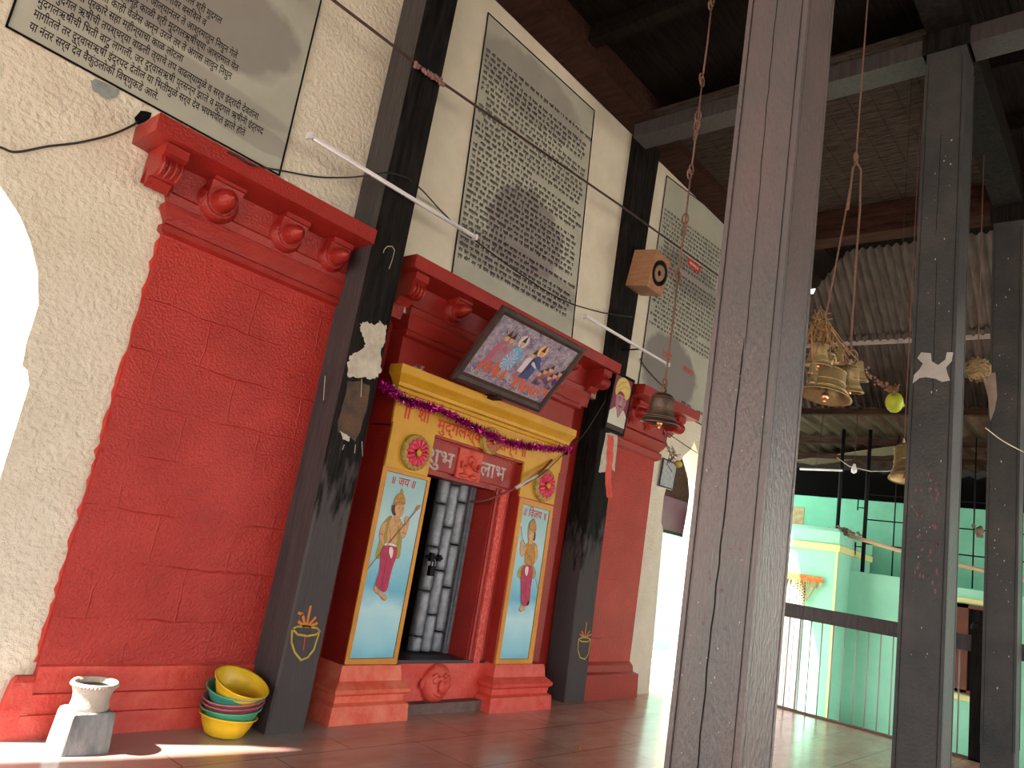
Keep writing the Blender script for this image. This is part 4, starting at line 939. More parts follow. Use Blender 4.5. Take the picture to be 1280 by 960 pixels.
# rods and cables
def cable(name, pts, yy, r, m, label, cat='cable', group=None, sub=6):
    P = [at(p[0], p[1], 1, p[2] if len(p) > 2 else yy) for p in pts]
    out = []
    for i in range(len(P)-1):
        a = P[max(i-1, 0)]; b0 = P[i]; c = P[i+1]; d = P[min(i+2, len(P)-1)]
        for k_ in range(sub):
            s = k_/sub; out.append(.5*((2*b0)+(c-a)*s+(2*a-5*b0+4*c-d)*s*s+(3*b0-a-3*c+d)*s**3))
    out.append(P[-1]); b = MB(); b.tube(out, r, m, 6)
    return tag(b.build(name, fix=False), label, cat, group)
RODM = mat('dark_iron_rod', (.05, .025, .02), rough=.6)
a = at(300, -83, 1, 4.56); c = at(905, 350, 1, 4.56)
b = MB(); b.tube([at(415, 0, 1, 4.56)-Vector((1.5, 0, .03)), at(545, 98, 1, 4.56), at(780, 260, 1, 4.56), at(905, 350, 1, 4.56)], .012, RODM, 8)
tag(b.build('tie_rod'), 'thin dark rod running along the wall across the posts and slabs', 'rod')
b = MB()
for i in range(60):
    s = rr.random(); c = at(520+34*s, 82+22*s, 1, 4.56); b.ball((c.x+rr.uniform(-.02, .02), 4.555, c.z+rr.uniform(-.02, .02)), rr.uniform(.008, .02), mat('rust_crust', (.22, .10, .09), (.3, .18, .16), rough=.9, nscale=30), (1, 1, 1), 6)
tag(b.build('rust_cluster'), 'crusty pinkish-brown lump of threads on the rod at the first post', 'debris')
cable('wall_cable', [(-20, 182), (0, 184), (20, 190), (60, 183), (100, 178), (140, 168), (165, 157), (172, 152)], 4.975, .007, WIRE, 'black cable tacked across the cream plaster at far left')
cable('wall_cable', [(285, 190, 4.6), (300, 197, 4.6), (318, 207, 4.6), (350, 213, 4.9), (395, 221, 4.95), (430, 222, 4.9), (455, 220, 4.61), (485, 216, 4.6), (508, 222, 4.6)], 4.95, .007, WIRE, 'black cable from the red cornice to the first post, behind the tube light')
cable('wall_cable', [(508, 222, 4.6), (528, 238, 4.7), (550, 262, 4.95), (575, 286, 4.955), (600, 305, 4.955), (640, 335, 4.955), (680, 362, 4.955), (710, 378, 4.955), (742, 388, 4.955), (760, 392, 4.84), (790, 396, 4.83)], 4.95, .007, WIRE, 'black cable looping over the lower part of the middle inscription slab')
cable('wall_cable', [(800, 448, 4.95), (806, 458, 4.95), (818, 472, 4.955), (826, 480, 4.955), (832, 486, 4.955)], 4.95, .006, WIRE, 'short black wire at the lower left of the right inscription slab')
cable('wall_cable', [(757, 500, 4.6), (740, 528, 4.75), (728, 545, 4.8), (716, 556, 4.8), (700, 572, 4.79), (686, 586, 4.76), (672, 597, 4.74)], 4.8, .005, WIRE, 'thin dark wire from the portrait down to the right rosette')
cable('string_light_cable', [(690, 575, 4.8), (672, 594, 4.72), (658, 604, 4.7), (640, 612, 4.75), (622, 620, 4.85), (605, 626, 4.95), (588, 627, 5.1)], 4.8, .012, mat('dull_red_cable', (.20, .03, .03), rough=.5), 'dull red cable sagging in front of the door lintel')
b = MB(); b.tube([at(671, 594, 1, 4.70), at(645, 610, 1, 4.72)], .019, PAPER, 10); tag(b.build('paper_sleeve'), 'white paper sleeve wrapped round the red cable', 'sleeve')

# wall board, wires and dry fruit bundle by the right arch
b = MB(); q = [at(x, y, 1, 4.97) for x, y in ((822, 607), (840, 613), (846, 580), (828, 572))]
t = thing('notice_board', (q[0].x+.1, 4.98, q[0].z), 'small grey-white board hung on the cream wall beside the right arch', 'board')
g = quadmap(*[(p.x, 4.965, p.z) for p in q]); BRD = mat('grey_white_board', (.45, .47, .46), (.25, .30, .34), rough=.6, nscale=18)
b.add([g(0, 0, .012), g(1, 0, .012), g(1, 1, .012), g(0, 1, .012), g(0, 0, -.02), g(1, 0, -.02), g(1, 1, -.02), g(0, 1, -.02)], [(0, 1, 2, 3), (4, 7, 6, 5), (0, 4, 5, 1), (1, 5, 6, 2), (2, 6, 7, 3), (3, 7, 4, 0)], BRD); b.build('board', t)
frame(g, .06, .05, FRM, -.005, .022).build('frame', t)

# ================================================================ BELLS
BELLP = [(.001, .0), (.18, .0), (.26, -.03), (.33, -.10), (.36, -.22), (.38, -.45), (.40, -.58), (.45, -.72), (.53, -.84), (.60, -.92), (.62, -.95), (.60, -.965), (.56, -.93), (.50, -.84), (.41, -.70), (.36, -.55), (.34, -.25), (.28, -.10), (.001, -.05)]
def make_bell(name, label, m, r, loc, group=None, tiltv=(0, 0, 0), squash=1.0, cm=COPR):
    s = r/.62
    t = thing(name, loc, label, 'bell', group)
    b = MB(); b.lathe([(a*s, h*s*squash) for a, h in BELLP], (0, 0, 0), m, (0, 0, 1), 32)
    for zz, rr_ in ((-.74, .465), (-.80, .50), (-.50, .392), (-.12, .345)): b.lathe([(rr_*s, (zz+.015)*s*squash), ((rr_+.02)*s, zz*s*squash), (rr_*s, (zz-.015)*s*squash)], (0, 0, 0), m, (0, 0, 1), 32)
    b.build('bell_body', t, local=True)
    b = MB(); pts = [(.12*s*math.cos(a), 0, .14*s+.14*s*math.sin(a)) for a in [math.tau*i/14 for i in range(15)]]; b.tube(pts, .035*s, m, 8); b.lathe([(.07*s, -.02*s), (.09*s, .02*s), (.05*s, .06*s)], (0, 0, 0), m, (0, 0, 1), 12); b.build('crown_loop', t, local=True)
    b = MB(); b.tube([(0, 0, -.2*s), (0, 0, -.88*s*squash)], .02*s, RUST, 6); b.ball((0, 0, -.95*s*squash), .10*s, cm, (1, 1, 1.05)); b.ball((0, 0, -1.09*s*squash), .045*s, cm, (1, 1, 1.2), 10)
    tag(b.build('clapper', t, local=True), 'copper ball clapper')
    t.rotation_euler = tiltv
    return t
def chain_link(b, p, L, r, m, rot):
    pts = []
    for i in range(13):
        a = math.tau*i/12; x = .014*math.cos(a)*1.3; z = L/2*math.sin(a)
        pts.append((p[0]+x*math.cos(rot), p[1]+x*math.sin(rot), p[2]+z))
    b.tube(pts, r, m, 6)
# single bell on the long chain of iron rods
B1 = Vector((3.80, 2.247, 2.55))
make_bell('temple_bell', 'single dark brass bell on the long iron chain, in front of the right cornice', BRASSD, .118, B1, tiltv=(math.radians(4), math.radians(-5), 0))
b = MB()
zt = 6.93; zs = [2.61, 3.31, 3.33, 4.02, 4.05, 4.70, 4.73, 5.3, 5.33, 6.0, 6.03, zt]
for i in range(0, len(zs), 2):
    z0, z1 = zs[i], zs[i+1]
    b.tube([(B1.x, B1.y, z0+.03), (B1.x+.006, B1.y, (z0+z1)/2), (B1.x, B1.y, z1-.03)], .006, RUST, 6)
    for zz in (z0, z1): 
        pts = [(B1.x+.024*math.cos(a), B1.y+(.01 if i % 4 else 0), zz+.034*math.sin(a)) for a in [math.tau*k_/12 for k_ in range(13)]]; b.tube(pts, .006, RUST, 6)
for z in (3.55, 3.62, 3.70, 4.3, 4.37, 4.44): chain_link(b, (B1.x, B1.y, z), .08, .006, RUST, z*9)
tag(b.build('bell_chain'), 'rusty rod and link chain holding the single bell from the ceiling', 'chain')
# cluster
def hang(px, py, yy): return at(px, py, 1, yy)
GRP = 'brass bells hanging in the cluster'
CL = [(1040, 460, 1.66, .172, 'widest brass bell, lowest in the hanging cluster, copper clapper showing', .80, (6, 8)),
      (1024, 428, 1.60, .085, 'upper left brass bell of the cluster, just under the rope knot', 1.15, (3, -6)),
      (1033, 440, 1.72, .11, 'middle brass bell of the cluster, above the widest bell', 1.35, (0, 3)),
      (1063, 457, 1.60, .098, 'right-hand brass bell of the cluster below the brown rope', 1.25, (2, -8)),
      (1070, 450, 1.76, .095, 'brass bell at the far right of the cluster, half behind its neighbour', 1.15, (0, -10)),
      (1050, 436, 1.80, .06, 'small brass bell between the two ropes of the cluster', 1.2, (4, 4)),
      (1016, 455, 1.55, .028, 'tiny bell on a pale string at the left of the cluster', 1.3, (0, 0)),
      (1018, 468, 1.58, .026, 'tiny bell on the lower left edge of the cluster', 1.3, (0, 10))]
for px_, py_, yy, r, lb, sq, tl in CL:
    make_bell('temple_bell', lb, BRASS, r, hang(px_, py_, yy), GRP, (math.radians(tl[0]), math.radians(tl[1]), 0), sq)
K = hang(1070, 197, 1.667); top = Vector((K.x+.02, K.y, 6.93))
b = MB(); b.tube([top, K+Vector((0, 0, .03))], .006, ROPE, 6)
for i in range(13): pass
pts = [K+Vector((.03*math.cos(a), 0, .035*math.sin(a))) for a in [math.tau*i/12 for i in range(13)]]; b.tube(pts, .010, ROPE, 6)
b.tube([K+Vector((-.01, 0, -.02)), hang(1066, 215, 1.667), hang(1058, 260, 1.667), hang(1045, 330, 1.66), hang(1032, 396, 1.66)], .006, ROPE, 6)
b.tube([hang(1060, 262, 1.667), hang(1066, 210, 1.667), K+Vector((.02, 0, -.03)), hang(1076, 212, 1.667), hang(1075, 260, 1.667), hang(1069, 340, 1.665), hang(1064, 420, 1.66), hang(1064, 438, 1.65)], .008, ROPE, 6)
pts = [hang(1064+8*math.sin(a), 447-10*math.cos(a), 1.65) for a in [math.tau*i/12 for i in range(13)]]; b.tube(pts, .008, RUST, 6)
tag(b.build('bell_rope'), 'brown doubled rope carrying the bell cluster', 'rope')
# straw knot and strings of the cluster
b = MB(); STRW = mat('straw_string', (.34, .20, .08), (.20, .10, .045), rough=.9, nscale=30); c = hang(1024, 408, 1.62)
for i in range(70):
    p0 = c+Vector((rr.gauss(0, .04), rr.gauss(0, .03), rr.gauss(0, .04))); p1 = p0+Vector((rr.gauss(0, .05), rr.gauss(0, .03), rr.gauss(-.02, .06))); p2 = p1+Vector((rr.gauss(0, .03), rr.gauss(0, .03), rr.gauss(-.03, .05)))
    b.tube([p0, p1, p2], .0035, STRW, 4)
for x0, y0, x1, y1 in ((1014, 405, 1018, 470), (1020, 410, 1015, 455), (1030, 410, 1050, 436), (1034, 405, 1072, 450), (1036, 402, 1062, 444), (1024, 410, 1040, 460), (1028, 408, 1035, 452)):
    b.tube([hang(x0, y0, 1.6), hang((x0+x1)/2-1, (y0+y1)/2+3, 1.6), hang(x1, y1, 1.63)], .005, STRW, 4)
for px_, py_, yy, r, lb, sq, tl in CL:
    q = hang(px_, py_, yy); b.tube([q+Vector((0, 0, .01)), q.lerp(hang(1032, 398, 1.64), .6)+Vector((.01, 0, 0)), hang(1032, 398, 1.64)], .004, STRW, 4)
tag(b.build('straw_knot'), 'tangle of straw strings knotted above the bell cluster', 'string')
# dry flower string from cluster to the lime
b = MB(); DRYR = mat('withered_garland', (.25, .10, .07), (.4, .25, .15), rough=.95, nscale=25)
pth = [(1075, 455), (1090, 470), (1100, 478), (1110, 484), (1118, 490)]
for i in range(46):
    s = rr.random()*3.99; j = int(s); p = Vector(hang(*pth[j], 1.75)).lerp(Vector(hang(*pth[j+1], 1.75)), s-j)
    b.ball((p.x+rr.gauss(0, .012), p.y+rr.gauss(0, .012), p.z+rr.gauss(0, .012)), rr.uniform(.006, .016), DRYR, (1, 1, rr.uniform(.5, 1.5)), 6)
b.tube([hang(*q, 1.75) for q in pth], .004, ROPE, 5)
tag(b.build('withered_garland', fix=False), 'withered flower string from the bell cluster to the green fruit', 'garland')
# lime coloured hanging fruit
c = hang(1118, 503, 1.78); LIME = mat('lime_green_skin', (.50, .62, .03), (.58, .66, .06), rough=.45, bump=.25, bscale=18, nscale=8)
t = thing('hanging_fruit', c-Vector((0, 0, .08)), 'lime green dried fruit hanging at the left edge of the blue-grey column', 'fruit')
b = MB(); b.ball((c.x, c.y, c.z), .088, LIME, (.85, .85, 1.08), 20); b.ball((c.x+.055, c.y-.05, c.z-.01), .022, LIME, (1, 1, 1), 10); b.build('fruit_body', t)
b = MB()
for i in range(14): b.tube([c+Vector((rr.gauss(0, .015), 0, .085)), c+Vector((rr.gauss(0, .03), rr.gauss(0, .02), .12)), c+Vector((rr.gauss(-.02, .04), rr.gauss(0, .03), .15))], .005, STRW, 4)
b.build('dry_stalk', t)
b = MB()
b.tube([c+Vector((0, 0, .1)), Vector((c.x, c.y, 6.94))], .003, WIRE, 4); tag(b.build('hanging_thread', fix=False), 'thin dark thread holding the lime green fruit', 'thread')
# bell behind column B
c = at(1130, 556, 0, 7.9)
make_bell('temple_bell', 'lone brass bell half hidden behind the blue-grey column', BRASS, .155, c, tiltv=(math.radians(-8), math.radians(14), 0), squash=1.5)
b = MB(); b.tube([c+Vector((0, 0, .06)), Vector((c.x, c.y, 6.93))], .005, RUST, 5); tag(b.build('bell_rope'), 'thin rope holding the lone bell behind the blue-grey column', 'rope')
# bundle of dry coconuts and rope between columns
b = MB(); c = at(1222, 462, 0, 8.6); HUSK = mat('straw_husk', (.36, .29, .14), (.25, .15, .08), rough=.95, nscale=14, bump=.8, bscale=20)
for i in range(80):
    a = rr.random()*6.28; e = rr.gauss(0, .6); R0 = .12
    p = [c+Vector((R0*math.cos(a+t_)*math.cos(e), R0*math.sin(a+t_)*math.cos(e), R0*math.sin(e)+.02*math.sin(5*t_+a))) for t_ in (0, .4, .8, 1.2, 1.6)]
    b.tube(p, .006, HUSK, 4)
b.ball(tuple(c), .105, HUSK)
DC = mat('dirty_cloth', (.14, .10, .08), (.20, .15, .12), rough=.95, nscale=8)
b.add([c+Vector(v) for v in ((-.02, -.04, -.05), (.12, -.14, 0), (.12, -.16, -.25), (.06, -.15, -.42), (.02, -.12, -.55), (0, -.1, -.3))], [(0, 1, 2, 3, 4, 5)], DC)
b.tube([c+Vector((0, 0, .1)), Vector((c.x, c.y, 6.6))], .006, ROPE, 5)
tag(b.build('straw_bundle', fix=False), 'straw and cloth bundle hanging between the blue-grey and the farthest column', 'bundle')
# wire bundle with yellow fruit near right arch
c = at(848, 580, 1, 4.0)
b = MB(); b.tube([at(834, 540, 1, 4.0), at(832, 556, 1, 4.0), at(840, 572, 1, 4.0)], .005, WIRE, 5); b.tube([at(829, 545, 1, 4.0), at(838, 565, 1, 4.0), at(834, 580, 1, 4.0), at(840, 590, 1, 4.0)], .005, ROPE, 5)
b.tube([at(828, 528, 1, 3.6), at(831, 540, 1, 3.8), at(834, 540, 1, 4.0)], .004, WIRE, 5)
for i in range(24):
    p0 = at(840, 570, 1, 4.0)+Vector((rr.gauss(0, .03), 0, rr.gauss(0, .05))); b.tube([p0, p0+Vector((rr.gauss(0, .04), rr.gauss(0, .03), rr.gauss(0, .04)))], .004, ROPE, 4)
tag(b.build('wire_tangle', fix=False), 'tangle of thin wires hanging below the single bell', 'wire')
b = MB(); b.ball(tuple(c), .042, mat('yellow_fruit', (.45, .36, .05), (.3, .22, .04), rough=.6, nscale=20), (1.35, 1, .95), 14); b.ball((c.x+.05, c.y, c.z-.004), .014, WIRE, (1, 1, 1), 8); tag(b.build('hanging_lemon'), 'small yellow fruit tied in the wire tangle by the right arch', 'fruit')
cable('wall_cable', [(832, 540, 4.0), (850, 552, 3.6), (871, 566, 3.2)], 4, .004, WIRE, 'thin wire from the single bell to the foreground column')

# ================================================================ FLOOR THINGS
# basins
def basin(cx, cy, z, m, tx, ty, label, r=.20, h=.125):
    t = tag(bpy.data.objects.new('plastic_basin', None), label, 'basin', 'stack of plastic basins'); COL.objects.link(t); t.location = (cx, cy, z)
    b = MB(); b.lathe([(.001, 0), (r*.62, 0), (r*.70, .012), (r*.86, h*.55), (r*.95, h*.92), (r*1.02, h*.95), (r*1.035, h), (r*1.01, h*1.03), (r*.945, h*1.0), (r*.84, h*.6), (r*.68, .022), (r*.6, .010), (.001, .010)], (0, 0, 0), m, (0, 0, 1), 40)
    b.build('bowl', t, local=True); t.rotation_euler = (math.radians(tx), math.radians(ty), 0)
PY_ = mat('yellow_plastic', (.78, .52, .02), (.70, .44, .02), rough=.35, nscale=9); PG_ = mat('green_plastic', (.05, .32, .18), (.07, .36, .22), rough=.35, nscale=9); PP_ = mat('plum_plastic', (.36, .08, .11), (.42, .12, .14), rough=.4, nscale=9); PT_ = mat('teal_plastic', (.05, .34, .26), (.08, .38, .28), rough=.35, nscale=9)
bx, by = 2.925, 4.70
basin(bx-.01, by, .002, PY_, 0, 3, 'yellow plastic basin at the bottom of the stack', .185)
basin(bx+.005, by, .060, PG_, 2, -3, 'green plastic basin second from the bottom of the stack', .195)
basin(bx+.01, by, .112, PP_, 3, -5, 'plum plastic basin in the middle of the stack', .20, .11)
basin(bx+.012, by, .140, mat('dusty_pink_plastic', (.42, .16, .17), rough=.45), 3, -6, 'dusty pink plastic basin under the upper green one', .20, .11)
basin(bx+.01, by, .172, PT_, 9, -2, 'teal green plastic basin just under the tilted top one', .20, .13)
basin(bx-.016, by-.03, .238, PY_, 20, 6, 'yellow plastic basin tilted on top of the stack', .185, .12)
# pedestal planter
t = thing('clay_planter', (2.0, 4.68, 0), 'whitewashed clay pot on a grey cement block at the foot of the red pilaster', 'planter')
CEM = mat('grey_cement', (.16, .16, .165), (.34, .34, .34), rough=.85, bump=.5, bscale=25, nscale=6, stretch=(2, 2, .7)); POTM = mat('dirty_whitewashed_clay', (.58, .50, .42), (.44, .37, .31), rough=.85, bump=.4, bscale=30, nscale=7)
b = MB(); x0, x1, y0, y1 = 1.865, 2.125, 4.545, 4.79; v = []
for z, s, c in ((0, .0, .008), (.02, .0, .008), (.19, -.010, .010), (.208, -.014, .012), (.215, -.022, .012)):
    X0, X1, Y0, Y1 = x0-s, x1+s, y0-s, y1+s
    v += [(X0+c, Y0, z), (X1-c, Y0, z), (X1, Y0+c, z), (X1, Y1-c, z), (X1-c, Y1, z), (X0+c, Y1, z), (X0, Y1-c, z), (X0, Y0+c, z)]
f = [list(range(8))[::-1], list(range(32, 40))]+[(i*8+q, i*8+(q+1) % 8, i*8+8+(q+1) % 8, i*8+8+q) for i in range(4) for q in range(8)]
b.add(v, f, CEM); b.build('block', t)
b = MB(); cx, cy = 2.0, 4.675
b.lathe([(.001, .214), (.104, .214), (.103, .235), (.098, .262), (.102, .30), (.116, .335), (.125, .346), (.127, .358), (.120, .366), (.107, .360), (.096, .34), (.086, .28), (.001, .27)], (cx, cy, 0), POTM, (0, 0, 1), 36)
for i in range(40):
    a = math.tau*i/40; b.ball((cx+.124*math.cos(a), cy+.124*math.sin(a), .347), .0075, POTM, (1, 1, 1), 6)
b.build('pot', t)
b = MB(); b.lathe([(.096, .335), (.001, .337)], (cx, cy, 0), BLK, (0, 0, 1), 24); tag(b.build('dark_soil', t), 'dark soot inside the pot')
# marigold crumb on floor
p = at(725, 937, 2, 0); b = MB(); b.ball((p.x, p.y, .008), .009, YEL, (1, 1, .9), 8); tag(b.build('marigold_petal'), 'tiny yellow petal lying on the polished floor', 'petal')

# ================================================================ RAILING AND COURTYARD
t = thing('wooden_railing', (10.85, 2.8, 0), 'dark wooden handrail on thin grey bars at the edge of the hall floor', 'railing')
b = MB(); b.box((10.8, 1.75, 1.21), (10.88, 4.9, 1.40), WGREY); b.box((10.8, -1.0, 1.21), (10.88, 1.62, 1.40), WGREY); b.build('handrail', t)
b = MB(); b.box((10.78, -1.0, 0.0), (10.9, 4.9, .02), mat('rail_kerb', (.16, .08, .06), rough=.7)); b.build('kerb', t)
BARM = mat('pale_iron_bar', (.38, .37, .36), rough=.6)
yy = 4.85; n = 0
while yy > -.9:
    if not 1.5 < yy < 1.8:
        b = MB(); b.tube([(10.84, yy, .015), (10.84, yy, 1.215)], .0085, BARM, 6); b.build('bar', t)
    yy -= .148
b = MB(); b.box((10.78, 1.615, 0), (10.92, 1.765, 1.52), WOOD); b.ball((10.85, 1.69, 1.50), .10, WOOD, (1, 1, .8)); b.build('newel_post', t)

# mint house block at X=13.5
t = thing('mint_house', (14.2, 4.9, -.5), 'sunlit mint green house corner with a yellow band and a dark door', 'house')
b = MB(); b.box((13.5, 4.21, -.5), (15.4, 7.0, 2.36), MINT); b.build('walls', t)
b = MB(); b.box((13.44, 4.17, 2.36), (15.4, 7.0, 2.47), BANDY); b.box((13.485, 4.205, -.5), (13.50, 4.235, 2.36), BANDY); tag(b.build('yellow_band', t), 'pale yellow band')
b = MB(); v = []
b.sweep3([(2.47, .0), (2.50, .03), (2.70, .03), (2.76, -.02)], 13.5, 15.4, 4.22, 7.0, MINT); b.build('parapet', t)
DW = mat('grey_door_wood', (.16, .14, .15), (.22, .2, .2), rough=.7, nscale=5, stretch=(1, 6, .5))
b = MB(); b.box((13.46, 4.71, -.45), (13.50, 5.7, 1.80), DW)
for i in range(8): b.box((13.45, 4.72+i*.12, -.44), (13.465, 4.83+i*.12, 1.79), DW)
tag(b.build('door', t), 'grey plank door')
# toran above door
ORT = mat('orange_red_cloth', (.55, .10, .03), (.45, .28, .06), rough=.8, nscale=30, mixlo=.45, mixhi=.55); CRM = mat('cream_tassel', (.65, .5, .2), (.4, .35, .12), rough=.8, nscale=30)
t2 = thing('door_toran', (13.43, 4.6, 1.5), 'orange and cream door hanging with a triangular pendant on the mint house', 'hanging')
b = MB(); b.box((13.42, 4.40, 1.80), (13.43, 5.6, 1.90), ORT)
b.build('cloth_band', t2)
b = MB()
for i in range(20):
    y = 4.42+i*.058; L = .10+.03*(i % 3); b.add([(13.424, y, 1.80), (13.424, y+.045, 1.80), (13.424, y+.022, 1.80-L)], [(0, 1, 2)], (CRM, ORT)[i % 2])
b.build('fringe', t2)
b = MB(); 
for r_ in range(5):
    for c_ in range(5-r_):
        y = 4.50+r_*.04+c_*.08; z = 1.76-r_*.075; b.lathe([(.022, 0), (.034, -.005), (.034, .005), (.022, .005)], (13.41, y+.03, z), CRM, (1, 0, 0), 10, True)
b.tube([(13.41, 4.48, 1.80), (13.41, 4.70, 1.36), (13.41, 4.92, 1.80)], .012, CRM, 5); b.build('pendant', t2)
b = MB(); b.box((13.39, 4.62, 1.80), (13.405, 4.70, 1.93), REDCH)
# low wall with grill above, X=14.2
b = MB(); b.box((14.2, 2.72, -.5), (14.35, 4.21, 2.11), MINT); b.box((14.0, -2.5, -.5), (14.35, 2.72, 2.07), MINT)
st(b, 'wall_courtyard')
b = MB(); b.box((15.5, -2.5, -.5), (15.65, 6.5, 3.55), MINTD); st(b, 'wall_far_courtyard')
b = MB(); b.box((15.48, 5.55, 2.6), (15.5, 6.3, 3.3), mat('bare_brick_patch', (.35, .24, .12), (.5, .4, .25), rough=.9, nscale=10)); st(b, 'trim_%d' % k); k += 1
b = MB(); b.box((17.8, -6, -.5), (18, 9, 7), mat('void_black', (.002, .0018, .0017), rough=.9, spec=.05)); st(b, 'wall_dark_void')  # black sheet painted for the unlit void below the tin roof
# window on the low wall
t = tag(bpy.data.objects.new('window_1', None), kind='structure'); COL.objects.link(t); t.location = (14.0, 2.4, .5)
wy0, wy1 = 1.75, 2.50
b = MB(); b.box((13.97, wy0, .50), (14.0, wy1, 1.83), BLK); b.build('opening', t)
WB = mat('brown_window_wood', (.16, .04, .02), (.10, .03, .02), rough=.6)
b = MB(); b.box((13.92, wy1-.17, .50), (13.99, wy1, 1.83), WB); b.box((13.92, wy0, .50), (13.99, wy0+.08, 1.83), WB); b.box((13.92, wy0, 1.77), (13.99, wy1, 1.83), WB); b.box((13.92, wy0, .48), (13.99, wy1, .54), WB); b.build('window_frame', t)
b = MB()
for i in range(5): b.tube([(13.95, wy0+.12+i*.1, .5), (13.95, wy0+.12+i*.1, 1.8)], .008, BLK, 5)
b.build('window_bars', t)
b = MB(); b.box((13.96, wy0-.1, 1.85), (14.0, wy1+.08, 1.92), BANDY); b.box((13.96, wy0-.1, .38), (14.0, wy1+.08, .46), BANDY); b.box((13.96, wy1+.04, .38), (14.0, wy1+.08, 1.92), BANDY); b.build('window_surround', t)
# grill poles and wires
t = thing('iron_grill', (14.3, 3.0, 2.1), 'black iron poles with a wire grid standing on the mint courtyard wall', 'grill')
IR = BLK
def pole(y, r, z0=2.1, z1=4.6): b = MB(); b.tube([(14.3, y, z0), (14.3, y, z1)], r, IR, 8); return b.build('pole', t)
pole(4.50, .035, 2.77, 4.7); pole(4.03, .035, 2.1, 4.7)
for z in (3.5, 3.05, 2.62): b = MB(); b.tube([(14.3, -2.0, z), (14.3, 4.03, z)], .012, IR, 5); b.build('cross_wire', t)
for y in (3.55, 3.0, 2.35, 1.8, .9, 0, -.9): b = MB(); b.tube([(14.3, y, 2.1), (14.3, y, 4.6)], .012, IR, 5); b.build('upright_wire', t)
for z in (2.45, 3.25): b = MB(); b.tube([(14.3, 4.03, z+.1*(z<3)), (14.3, 4.17, z+.1*(z<3)), (14.3, 4.17, z+.17), (14.3, 4.17, z-.05)], .012, IR, 5); b.build('latch', t)
b = MB(); p0 = at(1056, 668, 0, 13.9); p1 = at(1130, 690, 0, 13.9); p2 = at(1232, 714, 0, 13.9); e = p2+(p2-p1)*1.0
b.tube([p0, p1, p2, e], .034, mat('pale_bamboo', (.60, .42, .28), (.5, .33, .2), rough=.7, nscale=5), 8); tag(b.build('bamboo_pole'), 'pale bamboo pole resting across the top of the mint courtyard wall', 'pole')
b = MB(); c = at(1050, 664, 0, 13.7)
for i in range(30): b.ball((c.x+rr.gauss(0, .04), c.y+rr.gauss(0, .12), c.z+rr.gauss(0, .03)), rr.uniform(.03, .06), DC, (1, 1, .7), 8)
tag(b.build('cloth_heap', fix=False), 'dirty brown cloth heaped on the corner of the mint house roof', 'cloth')
b = MB(); c = at(1224, 664, 0, 14.25); b.ball(tuple(c), .07, DC); 
for i in range(8): b.ball((c.x+rr.gauss(0, .04), c.y+rr.gauss(0, .05), c.z+rr.gauss(0, .05)), .035, DC, (1, 1, 1), 6)
tag(b.build('rag_knot', fix=False), 'brown rag knotted on the wire grid behind the columns', 'rag')

# tin roofs
def corr(x0, z0, x1, z1, y0, y1, m, cut=None, amp=.028, pitch=.125, ph=0):
    b = MB(); n = int((y1-y0)/pitch*8); v = []; f = []; th = .003
    for i in range(n+1):
        y = y0+(y1-y0)*i/n; o = amp*math.sin(math.tau*y/pitch+ph); s = cut(y) if cut else 0
        v += [(x0+(x1-x0)*s, y, z0+(z1-z0)*s+o), (x1, y, z1+o)]
    for i in range(n): f.append((2*i, 2*i+1, 2*i+3, 2*i+2))
    b.add(v, f, m, True); return b
cutf = lambda y: min(.6, max(0, (y-3.75))*.55)
tag(corr(11.5, 7.04, 13.0, 6.0, -1.5, 5.2, TIN, cutf).build('tin_sheet_roof', fix=False), 'upper row of sloping corrugated tin sheets with a ragged top edge', 'roof', 'corrugated lean-to roof')
tag(corr(12.85, 6.05, 14.2, 5.02, -1.5, 5.2, TIN, ph=.6).build('tin_sheet_roof', fix=False), 'lower row of sloping corrugated tin sheets below the steel strip', 'roof', 'corrugated lean-to roof')
tag(corr(13.0, 4.80, 17.7, 4.62, -2.5, 7.0, TIND, amp=.03, pitch=.30).build('tin_sheet_roof', fix=False), 'low flat rusty tin roof over the mint courtyard wall', 'roof')
def tb(a, c, w, h, m, name, lab, cat='timber'): b = MB(); b.beam(a, c, w, h, m); tag(b.build(name), lab, cat)
tb((12.96, -1.5, 5.95), (12.96, 5.2, 5.95), .05, .07, mat('pale_steel_strip', (.34, .31, .30), (.42, .38, .36), rough=.5, nscale=6), 'steel_purlin', 'pale steel purlin along the seam of the sloping tin sheets', 'purlin')
tb((14.2, -1.5, 4.96), (14.2, 5.2, 4.96), .10, .14, BRN, 'timber_purlin', 'red-brown timber purlin at the foot of the sloping tin sheets', 'purlin')
tb((13.0, -1.5, 4.72), (13.0, 6.5, 4.72), .12, .10, BRN, 'timber_purlin', 'red-brown timber purlin at the near edge of the low tin roof', 'purlin')
tb((14.6, -1.5, 4.54), (14.9, 6.5, 4.60), .10, .10, BRN, 'timber_purlin', 'slanting brown timber under the middle of the low tin roof', 'purlin')
tb((16.0, -1.5, 4.50), (16.0, 6.5, 4.50), .10, .10, BRN, 'timber_purlin', 'brown timber under the far part of the low tin roof', 'purlin')
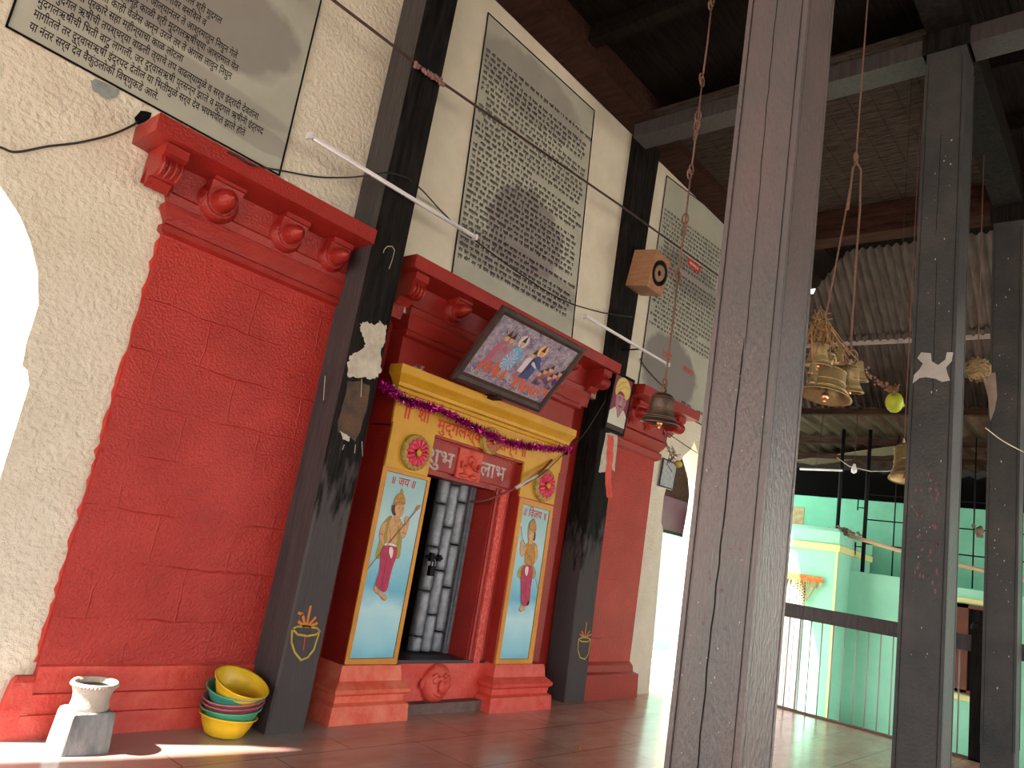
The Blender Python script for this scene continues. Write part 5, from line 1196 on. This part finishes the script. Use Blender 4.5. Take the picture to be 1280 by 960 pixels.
tb((15.2, 3.6, 4.56), (17.0, 6.2, 4.50), .5, .02, mat('bamboo_mat', (.12, .085, .05), (.2, .15, .1), rough=.9, nscale=20), 'bamboo_mat', 'tan woven mat tucked under the low tin roof', 'mat')
b = MB(); b.tube([at(1000, 586, 0, 12.8), at(1053, 588, 0, 12.8)], .02, TUBEM, 8); p = at(1020, 586.5, 0, 12.8); b.tube([p, Vector((12.98, p.y, 4.70))], .005, WIRE, 4)
tag(b.build('tube_light', fix=False), 'far unlit tube light under the low tin roof, left of the bell behind the column', 'light')
b = MB(); b.tube([at(1046, 572, 0, 12.6), at(1062, 583, 0, 12.6), at(1088, 589, 0, 12.6), at(1110, 589, 0, 12.6), at(1132, 585, 0, 12.6)], .008, PAPER, 5); tag(b.build('hanging_wire', fix=False), 'pale wire sagging below the low tin roof', 'wire')
b = MB(); c = at(1068, 580, 0, 12.6); b.lathe([(.001, .0), (.02, -.0), (.03, -.05), (.045, -.09), (.04, -.14), (.001, -.16)], c, TUBEM, (0, 0, 1), 12); b.tube([c, Vector((c.x, c.y, 4.75))], .005, WIRE, 4); b.tube([Vector((c.x, c.y, 4.75)), Vector((13.0, c.y, 4.75))], .005, WIRE, 4); tag(b.build('light_bulb', fix=False), 'small white bulb hanging under the low tin roof', 'bulb')
cable('hanging_wire', [(1232, 535, 1.20), (1255, 552, 1.2), (1285, 568, 1.2)], 1.2, .006, PAPER, 'pale wire across the farthest column', 'wire')

# outside behind the arches
b = MB(); b.box((7, 10.5, -.5), (26, 10.8, 3.4), MINT); st(b, 'wall_lane')
b = MB(); b.box((11.6, 7.26, 2.95), (14.4, 7.30, 4.3), BRN); b.box((11.6, 7.2, 2.32), (14.4, 7.26, 2.97), mat('plum_board', (.07, .018, .04), (.09, .025, .05), rough=.6)); b.box((11.6, 7.17, 2.28), (14.4, 7.29, 2.33), BLK)
b.box((11.9, 7.2, -.5), (11.96, 7.26, 3.3), BLK); b.box((14.2, 7.2, -.5), (14.26, 7.26, 3.3), BLK)
tag(b.build('plum_signboard'), 'plain plum coloured board outside, seen through the right arch', 'board')
